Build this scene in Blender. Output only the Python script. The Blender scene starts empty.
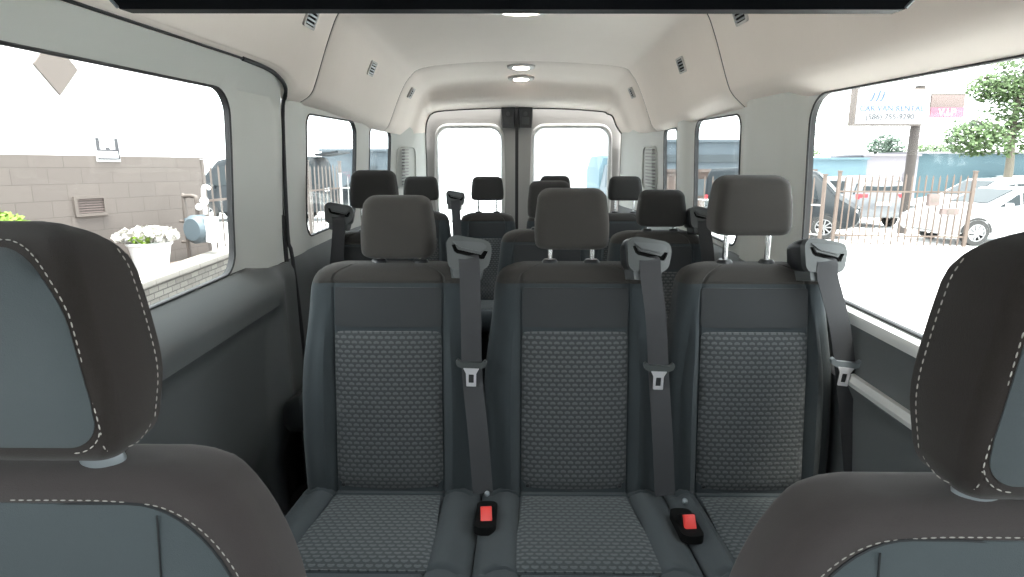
import bpy, bmesh, math, random
from mathutils import Vector, Matrix
from mathutils.geometry import delaunay_2d_cdt
random.seed(7)
PI = math.pi
S = bpy.context.scene
COL = S.collection
R = math.radians

# ------------------------------------------------------------------ materials
def nn(nt, t, **k):
    n = nt.nodes.new(t)
    for a, b in k.items(): setattr(n, a, b)
    return n

def mat(name, col, rough=.6, metal=0., bump=0., bscale=400., var=0., vscale=8., spec=.5, sheen=0., emit=None, estr=0.):
    m = bpy.data.materials.new(name); m.use_nodes = True
    nt = m.node_tree; b = nt.nodes['Principled BSDF']
    b.inputs['Base Color'].default_value = (*col, 1)
    b.inputs['Roughness'].default_value = rough
    b.inputs['Metallic'].default_value = metal
    b.inputs['Specular IOR Level'].default_value = spec
    if sheen: b.inputs['Sheen Weight'].default_value = sheen; b.inputs['Sheen Roughness'].default_value = .6
    tc = nn(nt, 'ShaderNodeTexCoord')
    if emit:
        b.inputs['Emission Color'].default_value = (*emit, 1); b.inputs['Emission Strength'].default_value = estr
    n = nn(nt, 'ShaderNodeTexNoise'); n.inputs['Scale'].default_value = vscale; n.inputs['Detail'].default_value = 4
    nt.links.new(tc.outputs['Object'], n.inputs['Vector'])
    mx = nn(nt, 'ShaderNodeMix', data_type='RGBA')
    v = max(var, .02)
    mx.inputs['A'].default_value = (*[c*(1-v) for c in col], 1)
    mx.inputs['B'].default_value = (*[min(1, c*(1+v)) for c in col], 1)
    nt.links.new(n.outputs['Fac'], mx.inputs['Factor'])
    nt.links.new(mx.outputs['Result'], b.inputs['Base Color'])
    if bump:
        n2 = nn(nt, 'ShaderNodeTexNoise'); n2.inputs['Scale'].default_value = bscale; n2.inputs['Detail'].default_value = 3
        nt.links.new(tc.outputs['Object'], n2.inputs['Vector'])
        bp = nn(nt, 'ShaderNodeBump'); bp.inputs['Strength'].default_value = bump; bp.inputs['Distance'].default_value = .002
        nt.links.new(n2.outputs['Fac'], bp.inputs['Height']); nt.links.new(bp.outputs['Normal'], b.inputs['Normal'])
    return m

def pattern_mat(name, dark, light, px=.0190, pz=.0120):
    """woven fabric with staggered rows of short lighter dashes (UV in metres)"""
    m = mat(name, dark, .9, bump=0, sheen=.15, spec=.2)
    nt = m.node_tree; b = nt.nodes['Principled BSDF']
    uv = nn(nt, 'ShaderNodeUVMap'); sp = nn(nt, 'ShaderNodeSeparateXYZ'); nt.links.new(uv.outputs['UV'], sp.inputs['Vector'])
    def M(op, a, c=None, d=None):
        n = nn(nt, 'ShaderNodeMath', operation=op)
        for i, v in enumerate((a, c, d)):
            if v is None: continue
            if isinstance(v, (int, float)): n.inputs[i].default_value = v
            else: nt.links.new(v, n.inputs[i])
        return n.outputs[0]
    V = M('DIVIDE', sp.outputs['Y'], pz); row = M('FLOOR', V)
    U = M('ADD', M('DIVIDE', sp.outputs['X'], px), M('MULTIPLY', M('FLOORED_MODULO', row, 2.), .5))
    du = M('MULTIPLY', M('SUBTRACT', M('FRACT', U), .5), 1.0)
    dv = M('SUBTRACT', M('FRACT', V), .5)
    # rounded chevron dash
    dvc = M('ADD', dv, M('MULTIPLY', M('ABSOLUTE', du), .35))
    d = M('SQRT', M('ADD', M('POWER', M('DIVIDE', du, .40), 4.), M('POWER', M('DIVIDE', dvc, .30), 2.)))
    f = nn(nt, 'ShaderNodeMapRange'); f.inputs['From Min'].default_value = 1.15; f.inputs['From Max'].default_value = .7
    nt.links.new(d, f.inputs['Value'])
    n3 = nn(nt, 'ShaderNodeTexNoise'); n3.inputs['Scale'].default_value = 900
    tc = nn(nt, 'ShaderNodeTexCoord'); nt.links.new(tc.outputs['Object'], n3.inputs['Vector'])
    ff = M('MULTIPLY', f.outputs['Result'], M('ADD', M('MULTIPLY', n3.outputs['Fac'], .5), .75))
    mx = nn(nt, 'ShaderNodeMix', data_type='RGBA'); mx.inputs['A'].default_value = (*dark, 1); mx.inputs['B'].default_value = (*light, 1)
    nt.links.new(ff, mx.inputs['Factor']); nt.links.new(mx.outputs['Result'], b.inputs['Base Color'])
    bp = nn(nt, 'ShaderNodeBump'); bp.inputs['Strength'].default_value = .6; bp.inputs['Distance'].default_value = .0015
    nt.links.new(ff, bp.inputs['Height']); nt.links.new(bp.outputs['Normal'], b.inputs['Normal'])
    return m

def glass_mat(name, tint, refl=.05):
    m = bpy.data.materials.new(name); m.use_nodes = True; nt = m.node_tree; nt.nodes.clear()
    o = nn(nt, 'ShaderNodeOutputMaterial'); t = nn(nt, 'ShaderNodeBsdfTransparent'); g = nn(nt, 'ShaderNodeBsdfGlossy')
    t.inputs['Color'].default_value = (*tint, 1); g.inputs['Roughness'].default_value = .03
    lw0 = nn(nt, 'ShaderNodeLayerWeight'); lw0.inputs['Blend'].default_value = .5
    pw = nn(nt, 'ShaderNodeMath', operation='POWER'); pw.inputs[1].default_value = 5.; nt.links.new(lw0.outputs['Facing'], pw.inputs[0])
    lw = nn(nt, 'ShaderNodeMath', operation='MULTIPLY_ADD'); lw.inputs[1].default_value = .22; lw.inputs[2].default_value = refl*.5; nt.links.new(pw.outputs[0], lw.inputs[0])
    mx = nn(nt, 'ShaderNodeMixShader')
    nt.links.new(lw.outputs[0], mx.inputs['Fac']); nt.links.new(t.outputs[0], mx.inputs[1]); nt.links.new(g.outputs[0], mx.inputs[2])
    nt.links.new(mx.outputs[0], o.inputs['Surface'])
    return m

M = {}
M['headliner'] = mat('headliner_cloth', (.84,.765,.71), .95, bump=.25, bscale=600, spec=.15)
M['trim'] = mat('grey_trim_plastic', (.56,.57,.545), .6, bump=.1, bscale=500, spec=.3)
M['reartrim'] = mat('rear_door_plastic', (.31,.305,.295), .6, bump=.1, bscale=500, spec=.3)
M['dtrim'] = mat('dark_trim_plastic', (.105,.113,.115), .5, bump=.15, bscale=700, spec=.4)
M['sill'] = mat('sill_plastic', (.60,.60,.59), .45, bump=.05)
M['rubber'] = mat('black_rubber', (.012,.012,.013), .6)
M['black'] = mat('black_plastic', (.010,.011,.013), .35, spec=.5)
M['gap'] = mat('black_gap', (.006,.006,.006), .9, spec=.1)
M['floor'] = mat('floor_vinyl', (.02,.021,.023), .7, bump=.3, bscale=200)
M['fabric'] = mat('seat_cloth_slate', (.031,.038,.042), .95, bump=.35, bscale=900, spec=.15, sheen=.12)
M['fabric_w'] = mat('seat_cloth_charcoal', (.045,.038,.037), .95, bump=.35, bscale=900, spec=.15, sheen=.12)
M['fabric_u'] = mat('upper_cloth', (.034,.036,.038), .95, bump=.35, bscale=900, spec=.15, sheen=.12)
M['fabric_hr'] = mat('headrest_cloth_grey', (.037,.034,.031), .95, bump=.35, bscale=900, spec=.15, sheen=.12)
M['fabric_hr_shade'] = mat('headrest_cloth_shaded', (.027,.026,.025), .95, bump=.35, bscale=900, spec=.15, sheen=.1)  # same headrest cloth; dimmer light of the rear rows put into the colour
M['fabric_dk'] = mat('side_cloth_dark', (.022,.0175,.0155), .95, bump=.35, bscale=900, spec=.15, sheen=.1)
M['fabric_f'] = mat('front_cloth_bluegrey', (.058,.070,.075), .95, bump=.3, bscale=900, spec=.15, sheen=.12)
M['pattern'] = pattern_mat('patterned_cloth', (.036,.040,.042), (.082,.086,.088))
M['pattern_c'] = pattern_mat('patterned_cushion', (.022,.027,.029), (.062,.070,.073), .020, .0145)
M['seam'] = mat('seam_thread', (.02,.022,.024), .9)
M['stitch'] = mat('pale_stitch', (.36,.34,.31), .7)
M['chrome'] = mat('chrome', (.8,.8,.8), .18, 1.)
M['silver'] = mat('silver_plastic', (.20,.22,.235), .35, .2)
M['steel'] = mat('tongue_steel', (.85,.83,.86), .3, .6)
M['guide'] = mat('belt_guide_plastic', (.052,.057,.057), .42)
M['guide_lo'] = mat('belt_guide_neck', (.07,.076,.078), .5)
M['web'] = mat('belt_webbing', (.045,.045,.048), .7, bump=.5, bscale=1500, spec=.3)
M['red'] = mat('buckle_red', (.75,.05,.04), .4)
M['glass'] = glass_mat('clear_glass', (.92,.95,.94))
M['privacy'] = glass_mat('tinted_glass', (.80,.84,.84))
M['lens'] = mat('lamp_lens', (.9,.88,.85), .4, emit=(1, .93, .85), estr=14)
M['lampring'] = mat('lamp_ring', (.45,.43,.41), .4)
M['white'] = mat('white_paint', (.86,.86,.86), .5)
# exterior
M['ground'] = mat('pale_concrete', (.72,.71,.70), .9, bump=.2, bscale=20, var=.06, vscale=.6)
M['siding'] = mat('white_painted_wall', (0.7225,0.7225,0.7225), .8)
M['tan'] = mat('tan_paint', (0.102,0.084,0.075), .8)
M['picket'] = mat('picket_paint', (0.09,0.066,0.054), .8)
M['rail_w'] = mat('rail_white', (0.3,0.288,0.282), .7)
M['carwhite'] = mat('car_paint_white', (0.372,0.372,0.384), .25)
M['carsilver'] = mat('car_paint_silver', (0.15,0.156,0.168), .3, .3)
M['cardark'] = mat('car_paint_dark', (.014,.017,.020), .5, spec=.2)
M['carglass'] = mat('car_window', (.022,.027,.03), .3, spec=.15)
M['tyre'] = mat('tyre', (0.021,0.021,0.021), .8)
M['rim'] = mat('alloy_rim', (0.21,0.21,0.216), .4, .3)
M['taillight'] = mat('tail_light', (.6,.04,.05), .3)
M['headlight'] = mat('head_light', (.6,.62,.65), .2)
M['blue'] = mat('blue_facade', (0.036,0.069,0.084), .8, var=.08, vscale=.3)
M['blue2'] = mat('light_blue_facade', (0.072,0.12,0.147), .8)
M['paleb'] = mat('pale_facade', (0.162,0.15,0.168), .8)
M['greyb'] = mat('grey_blue_roofing', (0.078,0.096,0.111), .7)
M['greyb2'] = mat('darker_grey_band', (0.039,0.048,0.054), .6)
M['bark'] = mat('bark', (0.096,0.084,0.066), .9, bump=.5, bscale=20)
M['leaf'] = mat('leaf_green', (0.06,0.102,0.033), .7, var=.35, vscale=2)
M['leaf2'] = mat('leaf_lime', (0.12,0.192,0.018), .7, var=.3, vscale=9)
M['leaf3'] = mat('leaf_dusty', (0.054,0.084,0.06), .7, var=.3, vscale=2)
M['petal'] = mat('white_petals', (.45,.43,.40), .7)
M['brickred'] = mat('brick_red', (.085,.058,.048), .8)
M['brown'] = mat('brown_panel', (0.12,0.09,0.084), .8)
M['pink'] = mat('pink_panel', (.20,.065,.095), .7)
M['inkblue'] = mat('ink_blue', (0.042,0.078,0.144), .7)
M['ink'] = mat('ink_black', (0.042,0.042,0.048), .7)
M['signface'] = mat('sign_white', (0.3,0.3,0.312), .6)
M['meter'] = mat('meter_grey', (0.09,0.114,0.132), .5)
M['mulch'] = mat('planting_bed', (0.102,0.078,0.069), .95, bump=.6, bscale=40, var=.2, vscale=15)

def brick_mat(name, c1, c2, mortar, bw, bh, msize, axes='XZ', jitter=.0):
    m = mat(name, c1, .9); nt = m.node_tree; b = nt.nodes['Principled BSDF']
    tc = nn(nt, 'ShaderNodeTexCoord'); sp = nn(nt, 'ShaderNodeSeparateXYZ'); cb = nn(nt, 'ShaderNodeCombineXYZ')
    nt.links.new(tc.outputs['Object'], sp.inputs[0])
    nt.links.new(sp.outputs[axes[0]], cb.inputs[0]); nt.links.new(sp.outputs[axes[1]], cb.inputs[1])
    br = nn(nt, 'ShaderNodeTexBrick'); br.inputs['Scale'].default_value = 1
    br.inputs['Brick Width'].default_value = bw; br.inputs['Row Height'].default_value = bh; br.inputs['Mortar Size'].default_value = msize
    br.inputs['Color1'].default_value = (*c1, 1); br.inputs['Color2'].default_value = (*c2, 1); br.inputs['Mortar'].default_value = (*mortar, 1)
    nt.links.new(cb.outputs[0], br.inputs['Vector']); nt.links.new(br.outputs['Color'], b.inputs['Base Color'])
    bp = nn(nt, 'ShaderNodeBump'); bp.inputs['Strength'].default_value = .5; bp.inputs['Distance'].default_value = .01; bp.invert = True
    nt.links.new(br.outputs['Fac'], bp.inputs['Height']); nt.links.new(bp.outputs['Normal'], b.inputs['Normal'])
    return m
M['block'] = brick_mat('beige_block', (.105,.088,.080), (.112,.094,.085), (.088,.073,.066), .43, .215, .006)
M['stone'] = brick_mat('garden_stone', (.12,.108,.095), (.18,.165,.145), (.07,.062,.055), .22, .075, .008, 'YZ')

# ------------------------------------------------------------------ mesh builder
class MB:
    def __init__(s): s.bm = bmesh.new(); s.uv = None; s.mi = 0
    def face(s, vs, uvs=None, smooth=True):
        try: f = s.bm.faces.new(vs)
        except ValueError: return None
        f.smooth = smooth; f.material_index = s.mi
        if uvs:
            if s.uv is None: s.uv = s.bm.loops.layers.uv.new('UVMap')
            for l, u in zip(f.loops, uvs): l[s.uv].uv = u
        return f
    def v(s, p): return s.bm.verts.new(p)
    def box(s, c, d, rot=None, bev=0., seg=2):
        g = bmesh.ops.create_cube(s.bm, size=1.)
        vs = g['verts']
        bmesh.ops.scale(s.bm, vec=d, verts=vs)
        if bev:
            es = list({e for v in vs for e in v.link_edges})
            r = bmesh.ops.bevel(s.bm, geom=es, offset=bev, segments=seg, profile=.7, affect='EDGES')
            vs = list({v for f in r['faces'] for v in f.verts} | {v for v in vs if v.is_valid})
            fs = {f for v in vs for f in v.link_faces}
            vs = list({v for f in fs for v in f.verts})
            for f in fs: f.smooth = True
        if rot is not None: bmesh.ops.transform(s.bm, matrix=rot if isinstance(rot, Matrix) else Matrix.Rotation(rot, 4, 'Z'), verts=vs)
        bmesh.ops.translate(s.bm, vec=c, verts=vs)
        for f in {f for v in vs for f in v.link_faces}: f.material_index = s.mi
        return vs
    def tube(s, pts, r, n=10, closed=False, caps=True, flat=None):
        pts = [Vector(p) for p in pts]; rings = []
        N = len(pts); up = Vector((0, 0, 1)); prev = None
        for i, p in enumerate(pts):
            a = pts[(i-1) % N] if (closed or i) else p; b = pts[(i+1) % N] if (closed or i < N-1) else p
            t = (b-a).normalized()
            if prev is None:
                u = t.cross(up)
                if u.length < .05: u = t.cross(Vector((1, 0, 0)))
            else: u = prev - t*prev.dot(t)
            u.normalize(); prev = u; w = t.cross(u)
            ri = r[i] if isinstance(r, (list, tuple)) else r
            rings.append([s.v(p + (u*math.cos(2*PI*k/n) + w*math.sin(2*PI*k/n))*ri) for k in range(n)])
        for i in range(N if closed else N-1):
            A, B = rings[i], rings[(i+1) % N]
            for k in range(n): s.face([A[k], A[(k+1) % n], B[(k+1) % n], B[k]])
        if caps and not closed: s.face(rings[0][::-1]); s.face(rings[-1])
    def cyl(s, a, b, r, n=16, r2=None): s.tube([a, b], [r, r if r2 is None else r2], n)
    def loft(s, rings, closed_ring=True, cap=True):
        L = [[s.v(p) for p in r] for r in rings]; n = len(L[0])
        for A, B in zip(L, L[1:]):
            for k in range(n if closed_ring else n-1): s.face([A[k], A[(k+1) % n], B[(k+1) % n], B[k]])
        if cap and closed_ring: s.face(L[0][::-1]); s.face(L[-1])
        return L
    def ball(s, c, r, sub=2, sc=(1, 1, 1)):
        g = bmesh.ops.create_icosphere(s.bm, subdivisions=sub, radius=r)
        bmesh.ops.scale(s.bm, vec=sc, verts=g['verts']); bmesh.ops.translate(s.bm, vec=c, verts=g['verts'])
        for f in {f for v in g['verts'] for f in v.link_faces}: f.smooth = True; f.material_index = s.mi
    def build(s, name, m, parent=None, sharp=38, loc=None, recalc=True):
        bm = s.bm
        if recalc: bmesh.ops.recalc_face_normals(bm, faces=bm.faces[:])
        for e in bm.edges:
            if len(e.link_faces) == 2 and e.calc_face_angle(0) > R(sharp): e.smooth = False
        me = bpy.data.meshes.new(name); bm.to_mesh(me); bm.free()
        for x in (m if isinstance(m, (list, tuple)) else [m]): me.materials.append(x)
        o = bpy.data.objects.new(name, me); COL.objects.link(o)
        if parent: o.parent = parent
        if loc: o.location = loc
        return o

def empty(name, loc=(0, 0, 0), rz=0., label=None, cat=None, group=None, kind=None, mw=None):
    o = bpy.data.objects.new(name, None); COL.objects.link(o); o.empty_display_size = .1
    if mw is not None: o.matrix_world = mw
    else: o.location = loc; o.rotation_euler = (0, 0, rz)
    return tag(o, label, cat, group, kind)
def tag(o, label=None, cat=None, group=None, kind=None):
    if label: o['label'] = label
    if cat: o['category'] = cat
    if group: o['group'] = group
    if kind: o['kind'] = kind
    return o
def struct(o): o['kind'] = 'structure'; return o

def segdist(p, poly, closed=True):
    d = 9.; P = Vector(p)
    for i in range(len(poly) if closed else len(poly)-1):
        a = Vector(poly[i]); b = Vector(poly[(i+1) % len(poly)]); ab = b-a; L = ab.length_squared
        t = 0 if L == 0 else max(0, min(1, (P-a).dot(ab)/L)); d = min(d, (a+ab*t-P).length)
    return d
def inpoly(p, poly):
    x, y = p; c = False; n = len(poly); j = n-1
    for i in range(n):
        xi, yi = poly[i]; xj, yj = poly[j]
        if (yi > y) != (yj > y) and x < (xj-xi)*(y-yi)/(yj-yi)+xi: c = not c
        j = i
    return c
def rrect(x0, z0, x1, z1, r, n=7):
    if not isinstance(r, (list, tuple)): r = [r]*4
    out = []
    for (cx, cz, a0), rr in zip([(x0, z0, 180), (x1, z0, 270), (x1, z1, 0), (x0, z1, 90)], r):
        ox = cx + (rr if cx == x0 else -rr); oz = cz + (rr if cz == z0 else -rr)
        for k in range(n+1):
            a = R(a0 + 90*k/n); out.append((ox+rr*math.cos(a), oz+rr*math.sin(a)))
    return out
def densify(poly, step):
    out = []
    for i, p in enumerate(poly):
        q = poly[(i+1) % len(poly)]; L = math.dist(p, q)
        if L < 1e-6: continue
        n = max(1, int(L/step))
        for k in range(n): out.append((p[0]+(q[0]-p[0])*k/n, p[1]+(q[1]-p[1])*k/n))
    return out
def panel(mb, outline, holes, f, off, step=.04, uv=False):
    """sheet over a 2-D outline with holes, mapped to space by f(a,b), thickened by the vector off(a,b)"""
    loops = [densify(outline, step)] + [densify(h, step) for h in holes]
    vs = []; es = []
    for L in loops:
        b = len(vs); vs += [Vector(p) for p in L]; es += [(b+i, b+(i+1) % len(L)) for i in range(len(L))]
    xs = [p[0] for p in outline]; ys = [p[1] for p in outline]
    nx = int((max(xs)-min(xs))/step); ny = int((max(ys)-min(ys))/step)
    for i in range(1, nx+1):
        for j in range(1, ny+1):
            p = (min(xs)+(max(xs)-min(xs))*(i)/(nx+1), min(ys)+(max(ys)-min(ys))*j/(ny+1))
            if not inpoly(p, loops[0]) or any(inpoly(p, h) for h in loops[1:]): continue
            if min(min(math.dist(p, q) for q in L) for L in loops) < step*.4: continue
            vs.append(Vector(p))
    ov, oe, of, *_ = delaunay_2d_cdt(vs, es, [], 0, 1e-6)
    F = []
    for t in of:
        c = (sum(ov[i][0] for i in t)/3, sum(ov[i][1] for i in t)/3)
        if inpoly(c, loops[0]) and not any(inpoly(c, h) for h in loops[1:]): F.append(t)
    used = sorted({i for t in F for i in t})
    A = {}; B = {}
    for i in used:
        a, b = ov[i]; p = Vector(f(a, b)); A[i] = mb.v(p); B[i] = mb.v(p+Vector(off(a, b)))
    cnt = {}
    for t in F:
        mb.face([A[i] for i in t], [tuple(ov[i]) for i in t] if uv else None)
        mb.face([B[i] for i in reversed(t)], [tuple(ov[i]) for i in reversed(t)] if uv else None)
        for k in range(3):
            e = (t[k], t[(k+1) % 3]); cnt[e] = 1
    for (i, j) in list(cnt):
        if (j, i) not in cnt: mb.face([A[j], A[i], B[i], B[j]], [tuple(ov[j]), tuple(ov[i]), tuple(ov[i]), tuple(ov[j])] if uv else None)

def ss(x, a, b):
    t = min(1, max(0, (x-a)/(b-a))); return t*t*(3-2*t)
def lerp(a, b, t): return a+(b-a)*t
def catmull(pts, n=5):
    P = [Vector(p) for p in pts]; out = []
    for i in range(len(P)-1):
        p0 = P[max(i-1, 0)]; p1 = P[i]; p2 = P[i+1]; p3 = P[min(i+2, len(P)-1)]
        for k in range(n):
            t = k/n
            out.append(.5*((2*p1)+(-p0+p2)*t+(2*p0-5*p1+4*p2-p3)*t*t+(-p0+3*p1-3*p2+p3)*t**3))
    out.append(P[-1]); return out
def stitches(mb, pts, dash=.0055, gap=.0035, r=.0007):
    """a row of short thread dashes along a path"""
    P = catmull(pts, 12); L = [0]
    for a, b in zip(P, P[1:]): L.append(L[-1]+(b-a).length)
    def at(s):
        for i in range(len(L)-1):
            if L[i+1] >= s: return P[i].lerp(P[i+1], (s-L[i])/max(1e-9, L[i+1]-L[i]))
        return P[-1]
    s = 0
    while s+dash < L[-1]:
        a, b = at(s), at(s+dash); c = (a+b)/2
        mb.tube([a, a.lerp(b, .3), a.lerp(b, .7), b], [r*.5, r, r, r*.5], 5); s += dash+gap

# ------------------------------------------------------------------ van shell
FL = -.07
def bump_y(y, spans, d=.035):
    for a, b in spans:
        if a < y < b: return d*min(ss(y, a, a+.09), 1-ss(y, b-.09, b))
    return 0
def XL(y, z):
    x = -.87+.03*ss(z, .88, 1.42)
    x += bump_y(y, [(2.20, 2.44), (3.14, 3.45)], .010)
    if y > 3.9: x = lerp(x, -.70, ss(y, 3.9, 4.6))
    return x
def XR(y, z):
    x = .87-.02*ss(z, .88, 1.42)
    x -= bump_y(y, [(1.86, 2.36), (3.05, 3.34)], .024)
    if y > 3.66: x = lerp(x, .76, ss(y, 3.66, 4.6))
    return x
def panel_obj(name, outline, holes, f, off, m, step=.045, parent=None):
    mb = MB(); panel(mb, outline, holes, f, off, step); return mb.build(name, m, parent)

outL = lambda a, b: (-.014, 0, 0)
outR = lambda a, b: (.014, 0, 0)
# floor
mb = MB(); mb.box((0, 1.95, FL-.03), (1.9, 5.5, .06)); struct(mb.build('floor', M['floor']))
# left sliding door: pale upper frame with window, dark lower panel
def XD(y, z):
    x = XL(min(y, 2.19), z)
    if z > 1.42: x = lerp(-.84, -.79, ss(z, 1.42, 1.50))
    return x + .012*ss(y, 1.83, 1.93)*(1-ss(y, 2.08, 2.16))*(1-ss(z, 1.38, 1.43))
w1 = rrect(.42, .885, 1.80, 1.42, [.05, .07, .07, .05])
hdr = [(-.6, .885), (1.86, .885), (2.0, .858), (2.19, .846), (2.19, 1.43), (2.15, 1.458), (2.06, 1.485), (1.95, 1.497), (1.80, 1.50), (-.6, 1.50)]
wf = rrect(-.45, .885, .30, 1.40, .05)
d1 = struct(panel_obj('door_1', hdr, [w1, wf], lambda y, z: (XD(y, z), y, z), outL, M['trim'], .04))
def XDL(y, z):
    q = 1-ss(y, 1.95, 2.10)
    x = -.87+lerp(.035, .075, q)*min(1, max(0, (.885-z)/.075))
    rec = ss(z, .745, .705)*(1-ss(y+.25*max(0, .70-z), 1.92, 2.03))
    x -= .045*rec
    if z < .35: x -= .05*ss(z, .35, .15)
    return x
lo = panel_obj('lower_panel', [(-.6, FL), (2.185, FL), (2.185, .845), (2.0, .857), (1.86, .884), (-.6, .884)], [], lambda y, z: (XDL(y, z), y, z), outL, M['dtrim'], .028, d1)
# black seal between door and body
mb = MB(); pts = [(-.788, 1.80, 1.504), (-.788, 1.95, 1.499), (-.79, 2.05, 1.488), (-.80, 2.14, 1.465), (-.82, 2.19, 1.435), (-.838, 2.197, 1.36), (-.855, 2.197, .95), (-.845, 2.197, .86), (-.83, 2.197, .5), (-.83, 2.197, FL)]
mb.tube(catmull(pts, 4), .007, 8); mb.box((-.91, 2.196, .65), (.09, .03, 1.5))
mb.tube([(-.788, -.6, 1.504), (-.788, 1.8, 1.504)], .0035, 6)
struct(mb.build('trim_1', M['rubber']))
# left body wall behind the door
w2 = rrect(2.44, .90, 3.17, 1.39, .06); w3 = rrect(3.47, .90, 4.0, 1.37, .05)
struct(panel_obj('wall_left', [(2.205, .850), (4.62, .850), (4.62, 1.42), (3.7, 1.42), (2.205, 1.46)], [w2, w3], lambda y, z: (XL(y, z), y, z), outL, M['trim'], .045))
struct(panel_obj('wall_left_lower', [(2.205, FL), (4.62, FL), (4.62, .849), (2.205, .849)], [], lambda y, z: (XL(y, .88)+.02*ss(z, .849, .81), y, z), outL, M['dtrim'], .06))
# right body wall
v1 = rrect(.42, .855, 1.83, 1.405, [.05, .10, .08, .05]); v2 = rrect(2.39, .87, 3.0, 1.385, .06); v3 = rrect(3.34, .90, 3.64, 1.365, .04)
struct(panel_obj('wall_right', [(-.6, .80), (4.62, .80), (4.62, 1.42), (3.7, 1.40), (2.2, 1.44), (-.6, 1.44)], [v1, v2, v3, wf], lambda y, z: (XR(y, z), y, z), outR, M['trim'], .045))
def XRL(y, z):
    x = .862-.015*ss(z, .845, .825) - .03*(ss(z, .715, .70)*(1-ss(z, .68, .665)))
    if z < .665: x -= .008
    if y > 1.84: x = min(x, XR(y, .85)-.005)
    return x
struct(panel_obj('wall_right_lower', [(-.6, FL), (4.62, FL), (4.62, .845), (2.05, .845), (-.6, .838)], [], lambda y, z: (XRL(y, z), y, z), outR, M['dtrim'], .035))
mb = MB()
for a, b, x0, x1 in [(.853, .822, .858, .838)]:
    mb.loft([[(x0, y, a), (x1, y, a-.003), (x1-.004, y, (a+b)/2), (x1, y, b), (x0, y, b)] for y in (-.6, .5, 1.0, 1.5, 1.84)])
mb.loft([[(.85, y, .708), (.826, y, .706), (.820, y, .690), (.826, y, .672), (.85, y, .668)] for y in (-.6, .5, 1.0, 1.5, 1.9)])
struct(mb.build('trim_2', M['sill']))
# windows: gasket + glass
def window(n, side, hole, fx, gm, r=.0035):
    rt = struct(empty('window_%d' % n))
    mb = MB(); s = -1 if side == 'L' else 1
    mb.tube([(fx(y, z)-s*.001, y, z) for y, z in densify(hole, .08)], r, 6, closed=True); cy = sum(p[0] for p in hole)/len(hole); cz = sum(p[1] for p in hole)/len(hole); H_ = densify(hole, .08)
    mb.loft([[(fx(y, z)+s*dx, y+(cy-y)/abs(cy-y+1e-9)*i_, z+(cz-z)/abs(cz-z+1e-9)*i_) for y, z in H_] for dx, i_ in ((-.001, .0), (-.001, .0015), (.016, .0015), (.016, -.003))], cap=False); mb.build('window_gasket', M['rubber'], rt)
    mb = MB(); panel(mb, hole, [], lambda y, z: (fx(y, z)+s*.0095, y, z), lambda a, b: (s*.004, 0, 0), .12); mb.build('window_glass', gm, rt)
window(1, 'L', w1, XD, M['glass']); window(2, 'L', w2, XL, M['privacy'], .004); window(3, 'L', w3, XL, M['privacy'], .004)
window(4, 'R', v1, XR, M['glass']); window(5, 'R', v2, XR, M['privacy'], .004); window(6, 'R', v3, XR, M['privacy'], .005)
window(7, 'L', wf, XL, M['glass']); window(8, 'R', wf, XR, M['glass'])
# vent grilles on rear pillars
def grille(loc_y, fx, s, label):
    rt = empty('vent_grille', (0, 0, 0), label=label, cat='vent grille', group='grilles on the rear pillars')
    mb = MB(); y0, y1, z0, z1 = loc_y, loc_y+.26, 1.0, 1.27
    mb.tube([(fx(y, z)-s*.003, y, z) for y, z in densify(rrect(y0, z0, y1, z1, .05), .05)], .006, 6, closed=True); mb.build('frame', M['trim'], rt)
    mb = MB()
    for k in range(12):
        z = z0+.02+k*.021; mb.box((fx((y0+y1)/2, z)-s*.003, (y0+y1)/2, z), (.02, .22, .008))
    mb.build('slat', M['reartrim'], rt)
grille(4.10, XL, -1, 'slatted grey vent grille in the left rear pillar, image left of the rear doors')
grille(3.80, XR, 1, 'slatted grey vent grille in the right rear pillar, image right of the rear doors')

# ceiling
CA = [(-.842, 1.42), (-.815, 1.432), (-.785, 1.455), (-.762, 1.50), (-.70, 1.66), (-.655, 1.745), (-.58, 1.787), (-.3, 1.808), (0, 1.815), (.3, 1.808), (.60, 1.787), (.672, 1.745), (.715, 1.66), (.772, 1.50), (.795, 1.455), (.825, 1.425), (.852, 1.402)]
CL = [(-.800, 1.500), (-.790, 1.506), (-.778, 1.515), (-.762, 1.535)]+CA[4:]
CB = [(-.84, 1.36), (-.822, 1.372), (-.80, 1.395), (-.775, 1.45), (-.715, 1.59), (-.655, 1.68), (-.57, 1.73), (-.3, 1.757), (.01, 1.765), (.3, 1.757), (.60, 1.733), (.675, 1.685), (.725, 1.60), (.785, 1.45), (.808, 1.395), (.828, 1.372), (.845, 1.36)]
CC = [(-.80, 1.35), (-.79, 1.365), (-.775, 1.39), (-.755, 1.44), (-.705, 1.56), (-.65, 1.64), (-.56, 1.69), (-.3, 1.715), (.01, 1.72), (.3, 1.715), (.585, 1.695), (.67, 1.65), (.715, 1.57), (.77, 1.44), (.788, 1.39), (.80, 1.365), (.82, 1.35)]
CD = [(-.745, 1.36), (-.742, 1.375), (-.74, 1.40), (-.735, 1.44), (-.72, 1.54), (-.68, 1.62), (-.61, 1.67), (-.3, 1.69), (.01, 1.695), (.3, 1.69), (.63, 1.67), (.71, 1.62), (.75, 1.55), (.77, 1.44), (.78, 1.40), (.785, 1.375), (.79, 1.36)]
CE = [(-.70, 1.37), (-.699, 1.385), (-.697, 1.41), (-.69, 1.45), (-.675, 1.485), (-.65, 1.513), (-.58, 1.533), (-.3, 1.549), (.0, 1.552), (.3, 1.549), (.60, 1.53), (.65, 1.513), (.69, 1.495), (.715, 1.44), (.735, 1.405), (.75, 1.385), (.765, 1.37)]
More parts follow.
